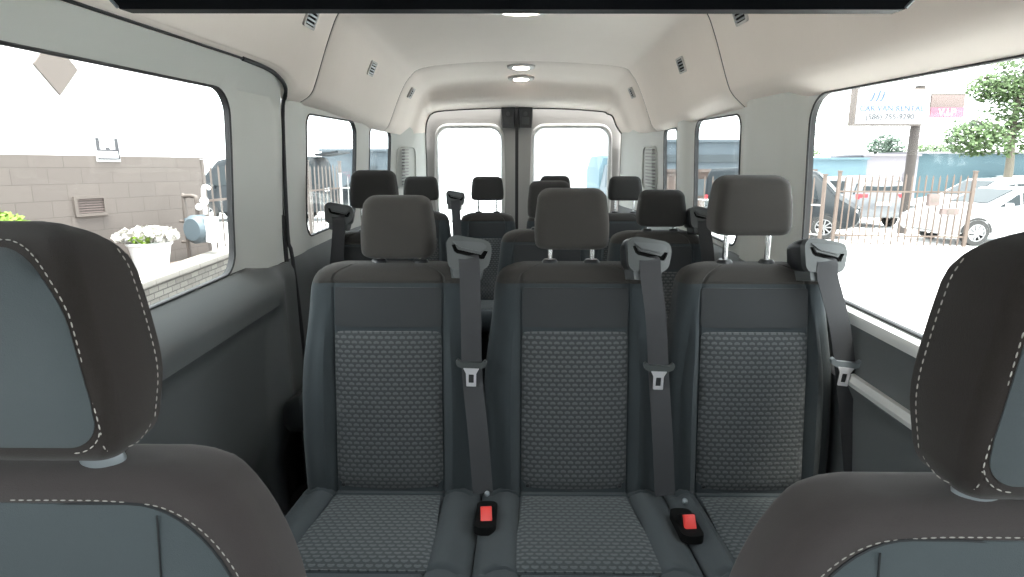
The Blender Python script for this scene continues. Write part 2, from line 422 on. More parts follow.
def sect(c, y, off=0.):
    P = catmull([(x, 0, z) for x, z in c], 6); n = len(P); out = []
    for i, p in enumerate(P):
        t = (P[min(i+1, n-1)]-P[max(i-1, 0)]).normalized(); nrm = Vector((-t.z, 0, t.x))
        q = p+nrm*off; out.append((q.x, y, q.z))
    return out
def cl(c1, c2, t): return [(lerp(a[0], b[0], t), lerp(a[1], b[1], t)) for a, b in zip(c1, c2)]
secs = [sect(CL, -.6), sect(CL, .5), sect(CL, 1.4), sect(CL, 1.85), sect(CL, 1.96), sect(cl(CL, CA, .12), 2.05), sect(cl(CL, CA, .4), 2.12), sect(cl(CL, CA, .8), 2.18), sect(CA, 2.21), sect(CA, 2.33)]
for dy, o in ((2.352, 0), (2.358, .004), (2.362, .014), (2.372, .014), (2.376, .003), (2.382, 0)): secs.append(sect(CA, dy, o))
for y in (2.7, 3.1, 3.5, 3.76): secs.append(sect(cl(CA, CB, ss(y, 2.38, 3.8)), y))
for dy, o in ((3.786, 0), (3.791, .003), (3.795, .013), (3.805, .013), (3.808, .003), (3.813, 0)): secs.append(sect(CB, dy, o))
for y in (3.92, 4.04, 4.15): secs.append(sect(cl(CB, CC, ss(y, 3.8, 4.15)), y))
secs += [sect(cl(CC, CE, t), y) for t, y in ((.06, 4.24), (.16, 4.29), (.38, 4.325), (.60, 4.35), (.76, 4.38), (.86, 4.42), (.94, 4.50), (.985, 4.57), (1, 4.595), (1, 4.61))]
mb = MB(); mb.loft(secs, closed_ring=False)
top = [[(p[0]*1.04, p[1], p[2]+.05) for p in s] for s in secs]
struct(mb.build('ceiling', M['headliner'], recalc=False))
mb = MB(); mb.tube(sect(CA, 2.367, .006), .0045, 6); mb.tube(sect(CB, 3.80, .006), .0045, 6); struct(mb.build('trim_5', mat('seam_strip', (.10,.095,.09), .8)))
mb = MB(); mb.loft(top[::3]+[top[-1]], closed_ring=False); struct(mb.build('roof', M['white'], recalc=False))

# rear doors
def rdoor(n, x0, x1, win, tag_):
    d = struct(empty('door_%d' % n))
    mb = MB(); panel(mb, [(x0, FL), (x1, FL), (x1, 1.66), (x0, 1.66)], [win], lambda x, z: (x, 4.64+.012*ss(z, 1.24, 1.27), z), lambda a, b: (0, .06, 0), .06)
    mb.build('inner_panel', M['reartrim'], d)
    # pale flared window surround
    mb = MB(); W = densify(win, .05); cx = sum(p[0] for p in W)/len(W); cz = sum(p[1] for p in W)/len(W)
    r0 = []; 
    for x, z in W:
        ux, uz = x-cx, z-cz; L = math.hypot(ux, uz); r0.append((ux/L, uz/L))
    prof = [(.034, 4.650), (.028, 4.632), (.012, 4.626), (.002, 4.632), (-.004, 4.650)]
    for (a, b) in zip(prof, prof[1:]): pass
    rings = [[(W[i][0]+r0[i][0]*o, y, W[i][1]+r0[i][1]*o) for i in range(len(W))] for o, y in prof]
    mb.loft(rings, cap=False); mb.build('window_surround', M['sill'], d, recalc=False)
    mb = MB(); panel(mb, win, [], lambda x, z: (x, 4.645, z), lambda a, b: (0, .004, 0), .12); mb.build('window_glass', M['privacy'], d)
    return d
rdoor(2, -.86, -.030, rrect(-.615, .56, -.135, 1.409, .085), 'L')
rdoor(3, -.006, .88, rrect(.112, .56, .675, 1.409, .085), 'R')
mb = MB(); mb.box((-.018, 4.655, .8), (.024, .03, 1.7)); 
arch = [(p[0]*.996, 4.606, p[2]-.003) for p in sect(CE, 4.61)]
mb.tube(arch, .006, 6); mb.tube([(-.702, 4.612, 1.37), (-.702, 4.612, .4)], .009, 6); mb.tube([(.765, 4.612, 1.37), (.765, 4.612, .4)], .009, 6)
struct(mb.build('trim_3', M['rubber']))
for x0, x1, lab in ((-.135, -.028, 'black latch block on the top inner corner of the left rear door'), (-.008, .10, 'black latch block on the top inner corner of the right rear door')):
    rt = empty('door_latch', ((x0+x1)/2, 4.62, 1.48), label=lab, cat='door latch', group='latch blocks at the head of the rear doors')
    mb = MB(); w = (x1-x0)
    mb.loft([[(-w/2*k, y, .075), (w/2*k, y, .075), (w/2*(k-.12), y, -.07), (-w/2*(k-.12), y, -.07)] for k, y in ((1, .03), (1, -.03), (.9, -.045))]); mb.build('housing', M['black'], rt)
    mb = MB(); mb.box((0, -.047, -.02), (w*.5, .012, .05), bev=.004); mb.cyl((0, -.04, .03), (0, -.055, .03), .015); mb.build('latch_plate', M['guide'], rt)
# front of cab (behind the camera)
mb = MB(); mb.loft([[(-.86, y, FL), (.86, y, FL), (.86, y, z), (-.86, y, z)] for y, z in ((-1.2, .95), (-.9, .93), (-.72, .86), (-.68, .7), (-.62, .3))]); struct(mb.build('trim_4', M['dtrim']))

mb = MB(); panel(mb, [(-.95, .3), (.95, .3), (.95, 1.86), (-.95, 1.86)], [rrect(-.74, .86, .74, 1.44, .08)], lambda x, z: (x, -.6-.35*(1.44-z), z), lambda a, b: (0, -.05, 0), .1); struct(mb.build('wall_front', M['trim']))
rt = struct(empty('window_9')); mb = MB(); panel(mb, rrect(-.74, .86, .74, 1.44, .08), [], lambda x, z: (x, -.62-.35*(1.44-z), z), lambda a, b: (0, -.005, 0), .15); mb.build('window_glass', M['glass'], rt)
# overhead tray in front
t = empty('overhead_shelf', (0, .8, 1.420), label='long glossy black overhead shelf edge running across the top, hung from the headliner', cat='overhead shelf')
mb = MB()
mb.loft([[(-.515, 0, .024), (-.495, -.004, .0), (.470, -.004, -.003), (.492, 0, .021)], [(-.52, .03, .026), (-.50, .03, .002), (.475, .03, -.001), (.497, .03, .023)]])
mb.build('front_rail', mat('rail_black', (.004,.0045,.006), .6, spec=.1), t)
mb = MB()
mb.loft([[(-.52, -.005, .030), (.495, -.005, .027), (.495, .03, .03), (-.52, .03, .033)], [(-.58, -.30, .045), (.56, -.30, .045), (.56, -.30, .065), (-.58, -.30, .065)], [(-.76, -.45, .05), (.76, -.45, .05), (.76, -.45, .07), (-.76, -.45, .07)], [(-.76, -1.36, .06), (.76, -1.36, .06), (.76, -1.36, .08), (-.76, -1.36, .08)]]); mb.build('tray', mat('tray_plastic', (.03, .034, .045), .5, spec=.2), t)  # widened and extended out of view to block windscreen light from the ceiling
mb = MB(); mb.tube([(-.515, -.008, .026), (.490, -.008, .023)], .0025, 6); mb.tube([(.490, -.008, .023), (.469, -.008, -.002)], .002, 6); mb.tube([(-.515, -.008, .026), (-.495, -.008, .001)], .002, 6); mb.build('edge_strip', M['silver'], t)
for x in (-.42, .36):
    mb = MB(); mb.box((x, -.03, .034), (.07, .03, .022), bev=.005)
    mb.box((x+.035, -.035, .034), (.008, .04, .03), bev=.002); mb.box((x-.035, -.035, .034), (.008, .04, .03), bev=.002)
    mb.build('clip', M['guide'], t)
for x in (-.5, .48):
    mb = MB(); mb.box((x, -.27, .22), (.03, .04, .34), bev=.004); mb.build('bracket', M['black'], t)

# dome lamps
def dome(x, y, z, r, tilt, lab):
    t = empty('dome_lamp', (x, y, z), label=lab, cat='dome lamp', group='dome lamps along the headliner'); t.rotation_euler = (tilt, 0, 0)
    mb = MB(); n = 32
    mb.loft([[(a*math.cos(2*PI*k/n), b*math.sin(2*PI*k/n), h) for k in range(n)] for a, b, h in ((r*1.05, r*.62, .004), (r, r*.58, -.010), (r*.62, r*.42, -.014), (r*.6, r*.4, -.006))], cap=False); mb.build('housing', M['lampring'], t)
    mb = MB(); mb.loft([[(a*math.cos(2*PI*k/n), b*math.sin(2*PI*k/n), h) for k in range(n)] for a, b, h in ((r*.6, r*.4, -.004), (r*.55, r*.36, -.012), (r*.3, r*.2, -.017))]); mb.build('lens', M['lens'], t)
dome(.006, 2.645, 1.808, .125, 0, 'lit dome lamp nearest, largest, just under the black overhead shelf')
dome(.011, 3.90, 1.752, .085, R(-12), 'lit dome lamp just behind the second headliner seam, upper of the close pair')
dome(.011, 4.15, 1.712, .085, R(-10), 'lit dome lamp rearmost, lower of the close pair above the rear doors')

# small air louvres on the coved headliner
def louvre(y, z, s, lab):
    c = CA if y < 2.38 else (cl(CA, CB, ss(y, 2.38, 3.8)) if y < 3.8 else cl(CB, CC, ss(y, 3.8, 4.15)))
    P = [p for p in sect(c, y) if p[0]*s > 0]; k = min(range(1, len(P)-1), key=lambda i: abs(P[i][2]-z)); p = Vector(P[k])
    w = (Vector(P[k+1])-Vector(P[k-1])).normalized(); u = Vector((0, 1, 0)); n = u.cross(w) if u.cross(w).x*s < 0 else w.cross(u); w = n.cross(u)
    mw = Matrix.Translation(p) @ Matrix((u, w, n)).transposed().to_4x4()
    t = empty('air_louvre', mw=mw, label=lab, cat='air louvre', group='air louvres in the coved headliner')
    mb = MB(); panel(mb, rrect(-.05, -.035, .05, .035, .01), [rrect(-.042, -.027, .042, .027, .006)], lambda a, b: (a, b, .007), lambda a, b: (0, 0, -.014), .05); mb.build('frame', M['lampring'], t)
    mb = MB(); mb.box((0, 0, .001), (.088, .058, .004)); mb.build('cavity', M['gap'], t)
    for k in range(4):
        mb = MB(); mb.box((0, -.02+k*.0135, .006), (.082, .005, .004), Matrix.Rotation(R(25), 4, 'X')); mb.build('slat', M['silver'], t)
louvre(3.02, 1.635, -1, 'air louvre on the left cove between the two headliner seams')
louvre(4.0, 1.605, -1, 'air louvre on the left cove behind the rear headliner seam')
louvre(2.85, 1.625, 1, 'air louvre on the right cove between the two headliner seams')
louvre(3.98, 1.60, 1, 'air louvre on the right cove behind the rear headliner seam')
louvre(2.13, 1.675, -1, 'air louvre on the left cove nearest, just below the black overhead shelf')
louvre(2.08, 1.675, 1, 'air louvre on the right cove nearest, just below the black overhead shelf')

# ------------------------------------------------------------------ passenger seats
def xsamples(hw, rc, ix):
    lim = hw-rc
    ix = min(ix, lim-.02)
    h = [0, ix*.3, ix*.6, ix*.85, ix-.006, ix-.001, ix+.001, ix+.006, lerp(ix+.006, lim, .35), lerp(ix+.006, lim, .7), lim]
    return [-v for v in h[:0:-1]]+h, ix
def section(hw, T, rc, ix, zt, bol, groove=0., lean=0., cup=0., vg=.005):
    """closed loop in xy (front = -y)"""
    rc = min(rc, T*.48, hw*.6); xs, ix2 = xsamples(hw, rc, ix); out = []
    lim = hw-rc
    for x in xs:
        a = abs(x); g = vg*math.exp(-((a-ix2)/.0025)**2) + groove
        t = min(1, max(0, (a-ix2)/max(.01, lim-ix2)))
        b = bol*math.sin(PI*min(1, t*1.0)) if a > ix2 else -cup*math.cos(PI/2*a/max(.01, ix2))
        out.append((x, lean-T/2-b+g, zt))
    for k in range(1, 6):
        a = -PI/2+PI/2*k/5; out.append((hw-rc+rc*math.cos(a), lean-T/2+rc+rc*math.sin(a), zt))
    for k in range(1, 6):
        a = PI/2*k/5; out.append((hw-rc+rc*math.cos(a), lean+T/2-rc+rc*math.sin(a), zt))
    for k in range(1, 6): out.append((lerp(hw-rc, -hw+rc, k/6), lean+T/2, zt))
    for k in range(6):
        a = PI/2+PI/2*k/5; out.append((-hw+rc+rc*math.cos(a), lean+T/2-rc+rc*math.sin(a), zt))
    for k in range(5):
        a = PI+PI/2*k/5; out.append((-hw+rc+rc*math.cos(a), lean-T/2+rc+rc*math.sin(a), zt))
    return out
def body(mb, h, hwf, Tf, leanf, rc, ix, bolf, grooves=(), r_top=.03, r_bot=.02, map_=None, cup=0., step=.03, vg=.005):
    zs = set()
    n = int(h/step)
    for i in range(n+1): zs.add(round(h*i/n, 4))
    for k in range(6):
        zs.add(round(h-r_top*(1-math.sin(PI/2*k/5)), 4)); zs.add(round(r_bot*(1-math.cos(PI/2*k/5)), 4))
    for g in grooves:
        for d in (-.006, -.001, .001, .006): zs.add(round(g+d, 4))
    rings = []
    for z in sorted(zs):
        ins = 0.
        if z > h-r_top: ins = r_top*(1-math.sqrt(max(0, 1-((z-h+r_top)/r_top)**2)))
        if z < r_bot: ins = max(ins, r_bot*(1-math.sqrt(max(0, 1-((r_bot-z)/r_bot)**2))))
        g = sum(.004 for q in grooves if abs(z-q) < .003)
        ring = section(max(.01, hwf(z)-ins), max(.01, Tf(z)-2*ins), rc, ix, z, bolf(z), g, leanf(z), cup, vg)
        rings.append([map_(p) for p in ring] if map_ else ring)
    mb.loft(rings)

def make_headrest(parent, x, y, z, w, h, T, raised, m, post_base, pside=.055):
    hr = empty('headrest', (x, y, z)); hr.parent = parent
    mb = MB(); hw = lambda q: w/2*(1.0-.02*ss(q, h*.25, 0))*(1-.09*ss(q, h*.3, h))
    body(mb, h, hw, lambda q: T*(1-.18*ss(q, h*.5, h)), lambda q: .006*q/h, .026, w/2-.052, lambda q: .0, (), .028, .018, step=.02, vg=0)
    mb.build('cushion', m, hr)
    mb = MB(); P = []
    for s in (-1,):
        hwm = w/2-.010
        loop = rrect(-hwm, .016, hwm, h-.016, .026)
        P = [(a*(1-.09*ss(b, h*.3, h)), -T/2+.019-.006*0+ .006*b/h+ .09*T*ss(b, h*.5, h), b) for a, b in densify(loop, .02)]
    mb.tube(P, .0018, 5, closed=True); mb.build('piping', M['seam'], hr)
    for s in (-1, 1):
        mb = MB(); mb.cyl((s*pside, .0, .03), (s*pside, -.004, post_base-z-.06), .0062, 12); mb.build('post', M['chrome'], hr)
    return hr

def make_belt(parent, gx, gz, gy, bx, by, bz, mx, my, side, tongue_t=.40, scale=1.):
    """shoulder guide, webbing with tongue; gx.. guide head, mx,my belt half way, bx.. anchor"""
    g = empty('belt_guide', (gx, gy, gz)); g.parent = parent
    g.rotation_euler = (R(-12), R(4), R(6))
    out = [(-.052, -.028), (-.044, -.040), (.036, -.040), (.050, -.028), (.056, .012), (.050, .030), (.036, .036), (-.036, .044), (-.050, .040), (-.058, .026)]
    hole = [(-.036, .022), (-.029, .009), (.029, -.001), (.037, .010), (.046, .008), (.038, -.011), (.031, -.012), (-.031, -.001), (-.038, .004), (-.045, .020)]
    mb = MB(); panel(mb, [tuple(p) for p in rndpoly(out, .010)], [hole[::-1]], lambda a, b: (a, -.010-.004*math.cos(a*28), b), lambda a, b: (0, .02, 0), .02); mb.build('guide_head', M['guide'], g)
    mb = MB(); mb.box((0, -.003, .004), (.10, .004, .046)); mb.build('slot_shade', M['gap'], g)  # near-black plate standing in for the shade inside the guide opening
    mb = MB(); panel(mb, rndpoly([(-.046, .030), (-.024, .014), (.028, .006), (.044, .020), (.030, .029)], .006), [], lambda a, b: (a, -.0155-.004*math.cos(a*28), b), lambda a, b: (0, .004, 0), .02); mb.build('slot_flap', M['guide_lo'], g)
    mb = MB(); mb.loft([[(a*k, y, b*k-.01*(1-k)) for a, b in rndpoly(out, .01)] for k, y in ((.93, -.002), (1.0, .010), (.98, .05), (.85, .085), (.6, .095))]); mb.build('guide_shell', M['black'], g)
    mb = MB(); mb.loft([[(a, y, z) for a, y in ((-.038*k, -.012+.006), (.034*k, -.012+.006), (.04*k, .05), (-.044*k, .05))] for k, z in ((1.05, -.03), (1.0, -.045), (.92, -.062))]); mb.build('guide_neck', M['guide_lo'], g)
    # webbing
    path = catmull([(gx-.002, gy-.006, gz-.004), (gx+.001, gy-.019, gz-.014), (gx+.003, gy-.026, gz-.05), (lerp(gx, mx, .5)+.002, lerp(gy-.026, my, .5)-.004, lerp(gz, (gz+bz)/2, .5)), (mx, my, (gz+bz)/2), (lerp(mx, bx, .55), lerp(my, by, .45)-.006, lerp((gz+bz)/2, bz, .5)), (bx, by, bz)], 6)
    mb = MB(); hw = .0255; th = .0012; rings = []
    for i, p in enumerate(path):
        t = (path[min(i+1, len(path)-1)]-path[max(0, i-1)]).normalized(); u = Vector((1, .0, 0)); u = (u-t*u.dot(t)).normalized(); nr = t.cross(u)
        rings.append([p-u*hw-nr*th, p+u*hw-nr*th, p+u*hw+nr*th, p-u*hw+nr*th])
    mb.loft(rings); wb = mb.build('belt_webbing', M['web'], parent)
    k = min(range(len(path)), key=lambda i: abs(path[i].z-lerp(gz, bz, tongue_t))); p = path[k]
    tg = empty('belt_tongue', (p.x, p.y-.006, p.z)); tg.parent = parent; tg.rotation_euler = (0, R(side), 0)
    mb = MB(); o2 = rndpoly([(-.040, .006), (-.034, .012), (-.026, .004), (.026, .004), (.034, .012), (.040, .006), (.036, -.006), (.018, -.014), (-.018, -.014), (-.036, -.006)], .003)
    panel(mb, o2, [], lambda a, b: (a, -.006, b), lambda a, b: (0, .012, 0), .02); mb.build('tongue_grip', M['guide'] if side < 3 else M['silver'], tg)
    mb = MB(); panel(mb, rndpoly([(-.020, -.010), (.020, -.010), (.013, -.024), (.0135, -.058), (-.0115, -.058), (-.013, -.024)], .002), [rndpoly([(-.006, -.026), (.007, -.026), (.007, -.049), (-.006, -.049)], .002)], lambda a, b: (a, -.008, b), lambda a, b: (0, .003, 0), .02)
    mb.build('tongue_plate', M['steel'], tg)

def rndpoly(p, r):
    out = []; n = len(p)
    for i in range(n):
        a, b, c = Vector(p[i-1]), Vector(p[i]), Vector(p[(i+1) % n])
        r1 = min(r, (a-b).length*.45, (c-b).length*.45)
        s, e = b+(a-b).normalized()*r1, b+(c-b).normalized()*r1
        for k in range(4):
            t = k/3; q = s*(1-t)**2+b*2*t*(1-t)+e*t*t; out.append((q.x, q.y))
    return out

def make_seat(x, y, w, label, group, hr_z=None, hr_x=0., hr=(.182, .152, .09), ix=.138, belt=None, htop=1.03, buckle=None, hr_m='fabric_hr', ins=True):
    """z values absolute; root on the floor, y = front face of the backrest at its foot"""
    t = empty('passenger_seat', (x, y, FL), label=label, cat='seat', group=group)
    zc = .44        # cushion level above floor at the junction
    h = htop-zc+.04; z0 = zc-.04; hw0 = w/2; T0 = .12
    def hwf(z):
        v = hw0*(1-.03*ss(z, h*.3, 0))-.028*ss(z, h*.45, h*.93)
        r = .075
        if z > h-r: v -= r*(1-math.sqrt(max(0, 1-((z-h+r)/r)**2)))*.75
        return v
    lean = lambda z: T0/2+.085*(z/h)
    Tf = lambda z: T0-.02*ss(z, h*.6, h)
    bol = lambda z: .020*ss(z, 0, .08)*(1-ss(z, h*.62, h*.9))
    br = empty('backrest', (0, 0, z0)); br.parent = t
    mb = MB(); body(mb, h, hwf, Tf, lean, .035, ix, bol, (h-.045,), .030, .03); 
    for f in mb.bm.faces:
        if f.calc_center_median().z > h-.047: f.material_index = 1
    mb.build('shell', [M['fabric'], M['fabric_hr']], br)
    front = lambda z: lean(z)-Tf(z)/2
    # patterned insert
    zi = h*.735; zb = .012
    if ins:
        outl = rndpoly([(-ix*.98, zb+.05), (-ix*.75, zb+.005), (0, zb), (ix*.75, zb+.005), (ix*.98, zb+.05), (ix*.97, zi), (-ix*.97, zi)], .015)
        mb = MB()
        def fi(a, b):
            e = min((ix-abs(a))/.03, (zi-b)/.02, (b-zb)/.07+.05, 1); e = max(0, e)
            return (a, front(b)-.0075*math.sin(PI/2*e)-.006*math.cos(a/ix*PI/2)+.001+.018*(1-ss(b, zb, zb+.07)), b)
        panel(mb, outl, [], fi, lambda a, b: (0, .016, 0), .022, uv=True); mb.build('insert_panel', M['pattern'], br, sharp=60)
        mb = MB(); panel(mb, rrect(-ix*.97, zi+.012, ix*.97, h-.055, .008), [], lambda a, b: (a, front(b)-.005*math.cos(a/ix*PI/2*.98), b), lambda a, b: (0, .012, 0), .03); mb.build('upper_panel', M['fabric_u'], br, sharp=60)
        for s in (-1, 1):
            mb = MB(); mb.ball((s*ix*.86, front(.06)-.010, .062), .006, 2, (1, .6, 1)); mb.build('fastener', M['black'], br)
    # top band (warm cloth)
    # cushion
    cu = empty('cushion', (0, 0, zc)); cu.parent = t
    tilt = .11
    mp = lambda p: (p[0], .04-p[2], -p[1]+tilt*(p[2]-.04)-.06)
    ch = .50
    mb = MB(); body(mb, ch, lambda z: hw0+.005, lambda z: .12, lambda z: 0., .03, ix*1.02, lambda z: .014, (ch-.10, .055), .05, .02, map_=mp); mb.build('cushion_pad', M['fabric'], cu)
    if ins:
        mb = MB(); z1, z2 = .062, ch-.104
        def fc(a, b):
            ax = lerp(ix*.95, ix*1.16, (b-z1)/(z2-z1)); e = max(0, min((ax-abs(a))/.02, (z2-b)/.02, (b-z1)/.02, 1))
            return (a, .04-b, .0015+.005*math.sin(PI/2*e)+tilt*(b-.04))
        panel(mb, [(-ix*.95, z1), (ix*.95, z1), (ix*1.14, z2), (-ix*1.14, z2)], [], fc, lambda a, b: (0, 0, -.012), .03, uv=True)
        mb.build('insert_panel', M['pattern_c'], cu, sharp=60)
    # seat base
    mb = MB(); mb.box((0, -.19, .17), (w*.72, .36, .30), bev=.02); mb.box((0, -.19, .02), (w*.8, .40, .04), bev=.008); mb.build('seat_base', M['black'], t)
    if hr_z is not None:
        make_headrest(t, hr_x, lean(h)+.002, hr_z-FL, *hr, raised=True, m=M[hr_m], post_base=htop)
        for s in (-1, 1):
            mb = MB(); n = 16
            mb.loft([[(hr_x+s*.055+a*math.cos(2*PI*k/n), lean(h)+a*.8*math.sin(2*PI*k/n), htop+q) for k in range(n)] for a, q in ((.021, -.01), (.021, .003), (.016, .009), (.004, .010))]); mb.build('post_collar', M['black'], t)
    if belt: make_belt(t, *belt)
    if buckle:
        bx, by, bz = buckle
        b = empty('buckle', (bx, by, bz)); b.parent = t; b.rotation_euler = (R(-32), 0, R(5))
        mb = MB(); mb.box((0, .004, -.012), (.036, .030, .062), bev=.009, seg=3); mb.build('buckle_housing', M['gap'], b)
        mb = MB(); mb.box((0, -.010, -.004), (.027, .018, .042), bev=.004); mb.build('release_button', M['red'], b)
        mb = MB(); mb.ball((.004, .012, .045), .007, 2); mb.build('rivet', M['silver'], b)
        wl = MB(); panel(wl, rrect(bx-.025, by-.056, bx+.025, by+.075, .018), [], lambda a, b_: (a, b_, zc+.020-tilt*b_), lambda a, b_: (0, 0, -.02), .03); wl.build('buckle_well', M['gap'], t)
    return t

G1 = 'first row passenger seats'
# local guide z = absolute - FL
def bl(x, y, gx, gz, gy, bx, by, bz, mx, my, side, tt): return (gx-x, gz-FL, gy-y, bx-x, by-y, bz-FL, mx-x, my-y, side, tt)
make_seat(-.338, 1.42, .475, 'left seat of the nearest bench row, headrest pushed fully down', G1, hr_z=.975, hr_x=.022, hr=(.190, .160, .10), ix=.142,
    belt=bl(-.338, 1.42, -.124, .998, 1.475, -.090, 1.37, .40, -.118, 1.435, 2, .45), buckle=(.262, -.160, .483))
make_seat(.145, 1.42, .475, 'middle seat of the nearest bench row, headrest posts just showing', G1, hr_z=.999, hr_x=-.008, hr=(.192, .155, .10), ix=.140,
    belt=bl(.145, 1.42, .322, .995, 1.475, .375, 1.38, .39, .355, 1.435, 2, .455), buckle=(.245, -.190, .485))
make_seat(.605, 1.42, .438, 'right seat of the nearest bench row by the right window, headrest raised high', G1, hr_z=1.037, hr_x=-.008, hr=(.198, .150, .11), ix=.140,
    belt=bl(.605, 1.42, .758, .992, 1.48, .858, 1.35, .30, .826, 1.415, 6, .38))
G2 = 'second row passenger seats'
make_seat(-.585, 2.33, .44, 'left seat of the second row beside the left window, headrest above the nearest left one', G2, hr_z=1.018, hr_x=-.008, hr=(.190, .152, .10), hr_m='fabric_hr_shade', htop=.99,
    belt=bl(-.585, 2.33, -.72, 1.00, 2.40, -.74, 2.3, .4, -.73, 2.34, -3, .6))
make_seat(.115, 2.33, .44, 'middle seat of the second row hidden behind the nearest middle headrest', G2, hr_z=.978, hr_x=.01, hr=(.180, .150, .10), hr_m='fabric_hr_shade', htop=1.00)
make_seat(.565, 2.33, .44, 'right seat of the second row, headrest seen between two nearest headrests', G2, hr_z=.945, hr_x=.018, hr=(.194, .147, .10), hr_m='fabric_hr_shade', htop=.995,
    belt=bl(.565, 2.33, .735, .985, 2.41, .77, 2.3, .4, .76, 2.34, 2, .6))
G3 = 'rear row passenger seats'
make_seat(-.590, 3.5, .39, 'far left seat of the rearmost row before the left rear door', G3, hr_z=.955, hr=(.210, .140, .09), hr_m='fabric_hr_shade', htop=.955, ix=.11,
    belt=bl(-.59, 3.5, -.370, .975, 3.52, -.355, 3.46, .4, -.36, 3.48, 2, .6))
make_seat(-.190, 3.5, .39, 'second seat from the left in the rearmost row, in front of the rear door seam', G3, hr_z=.955, hr=(.196, .140, .09), hr_m='fabric_hr_shade', htop=.95, ix=.11)
make_seat(.215, 3.5, .39, 'third seat from the left in the rearmost row, only its headrest top showing', G3, hr_z=.965, hr=(.190, .135, .09), hr_m='fabric_hr_shade', htop=.95, ix=.11)
make_seat(.615, 3.5, .37, 'far right seat of the rearmost row before the right rear door', G3, hr_z=.955, hr_x=.02, hr=(.200, .142, .09), hr_m='fabric_hr_shade', htop=.95, ix=.11)

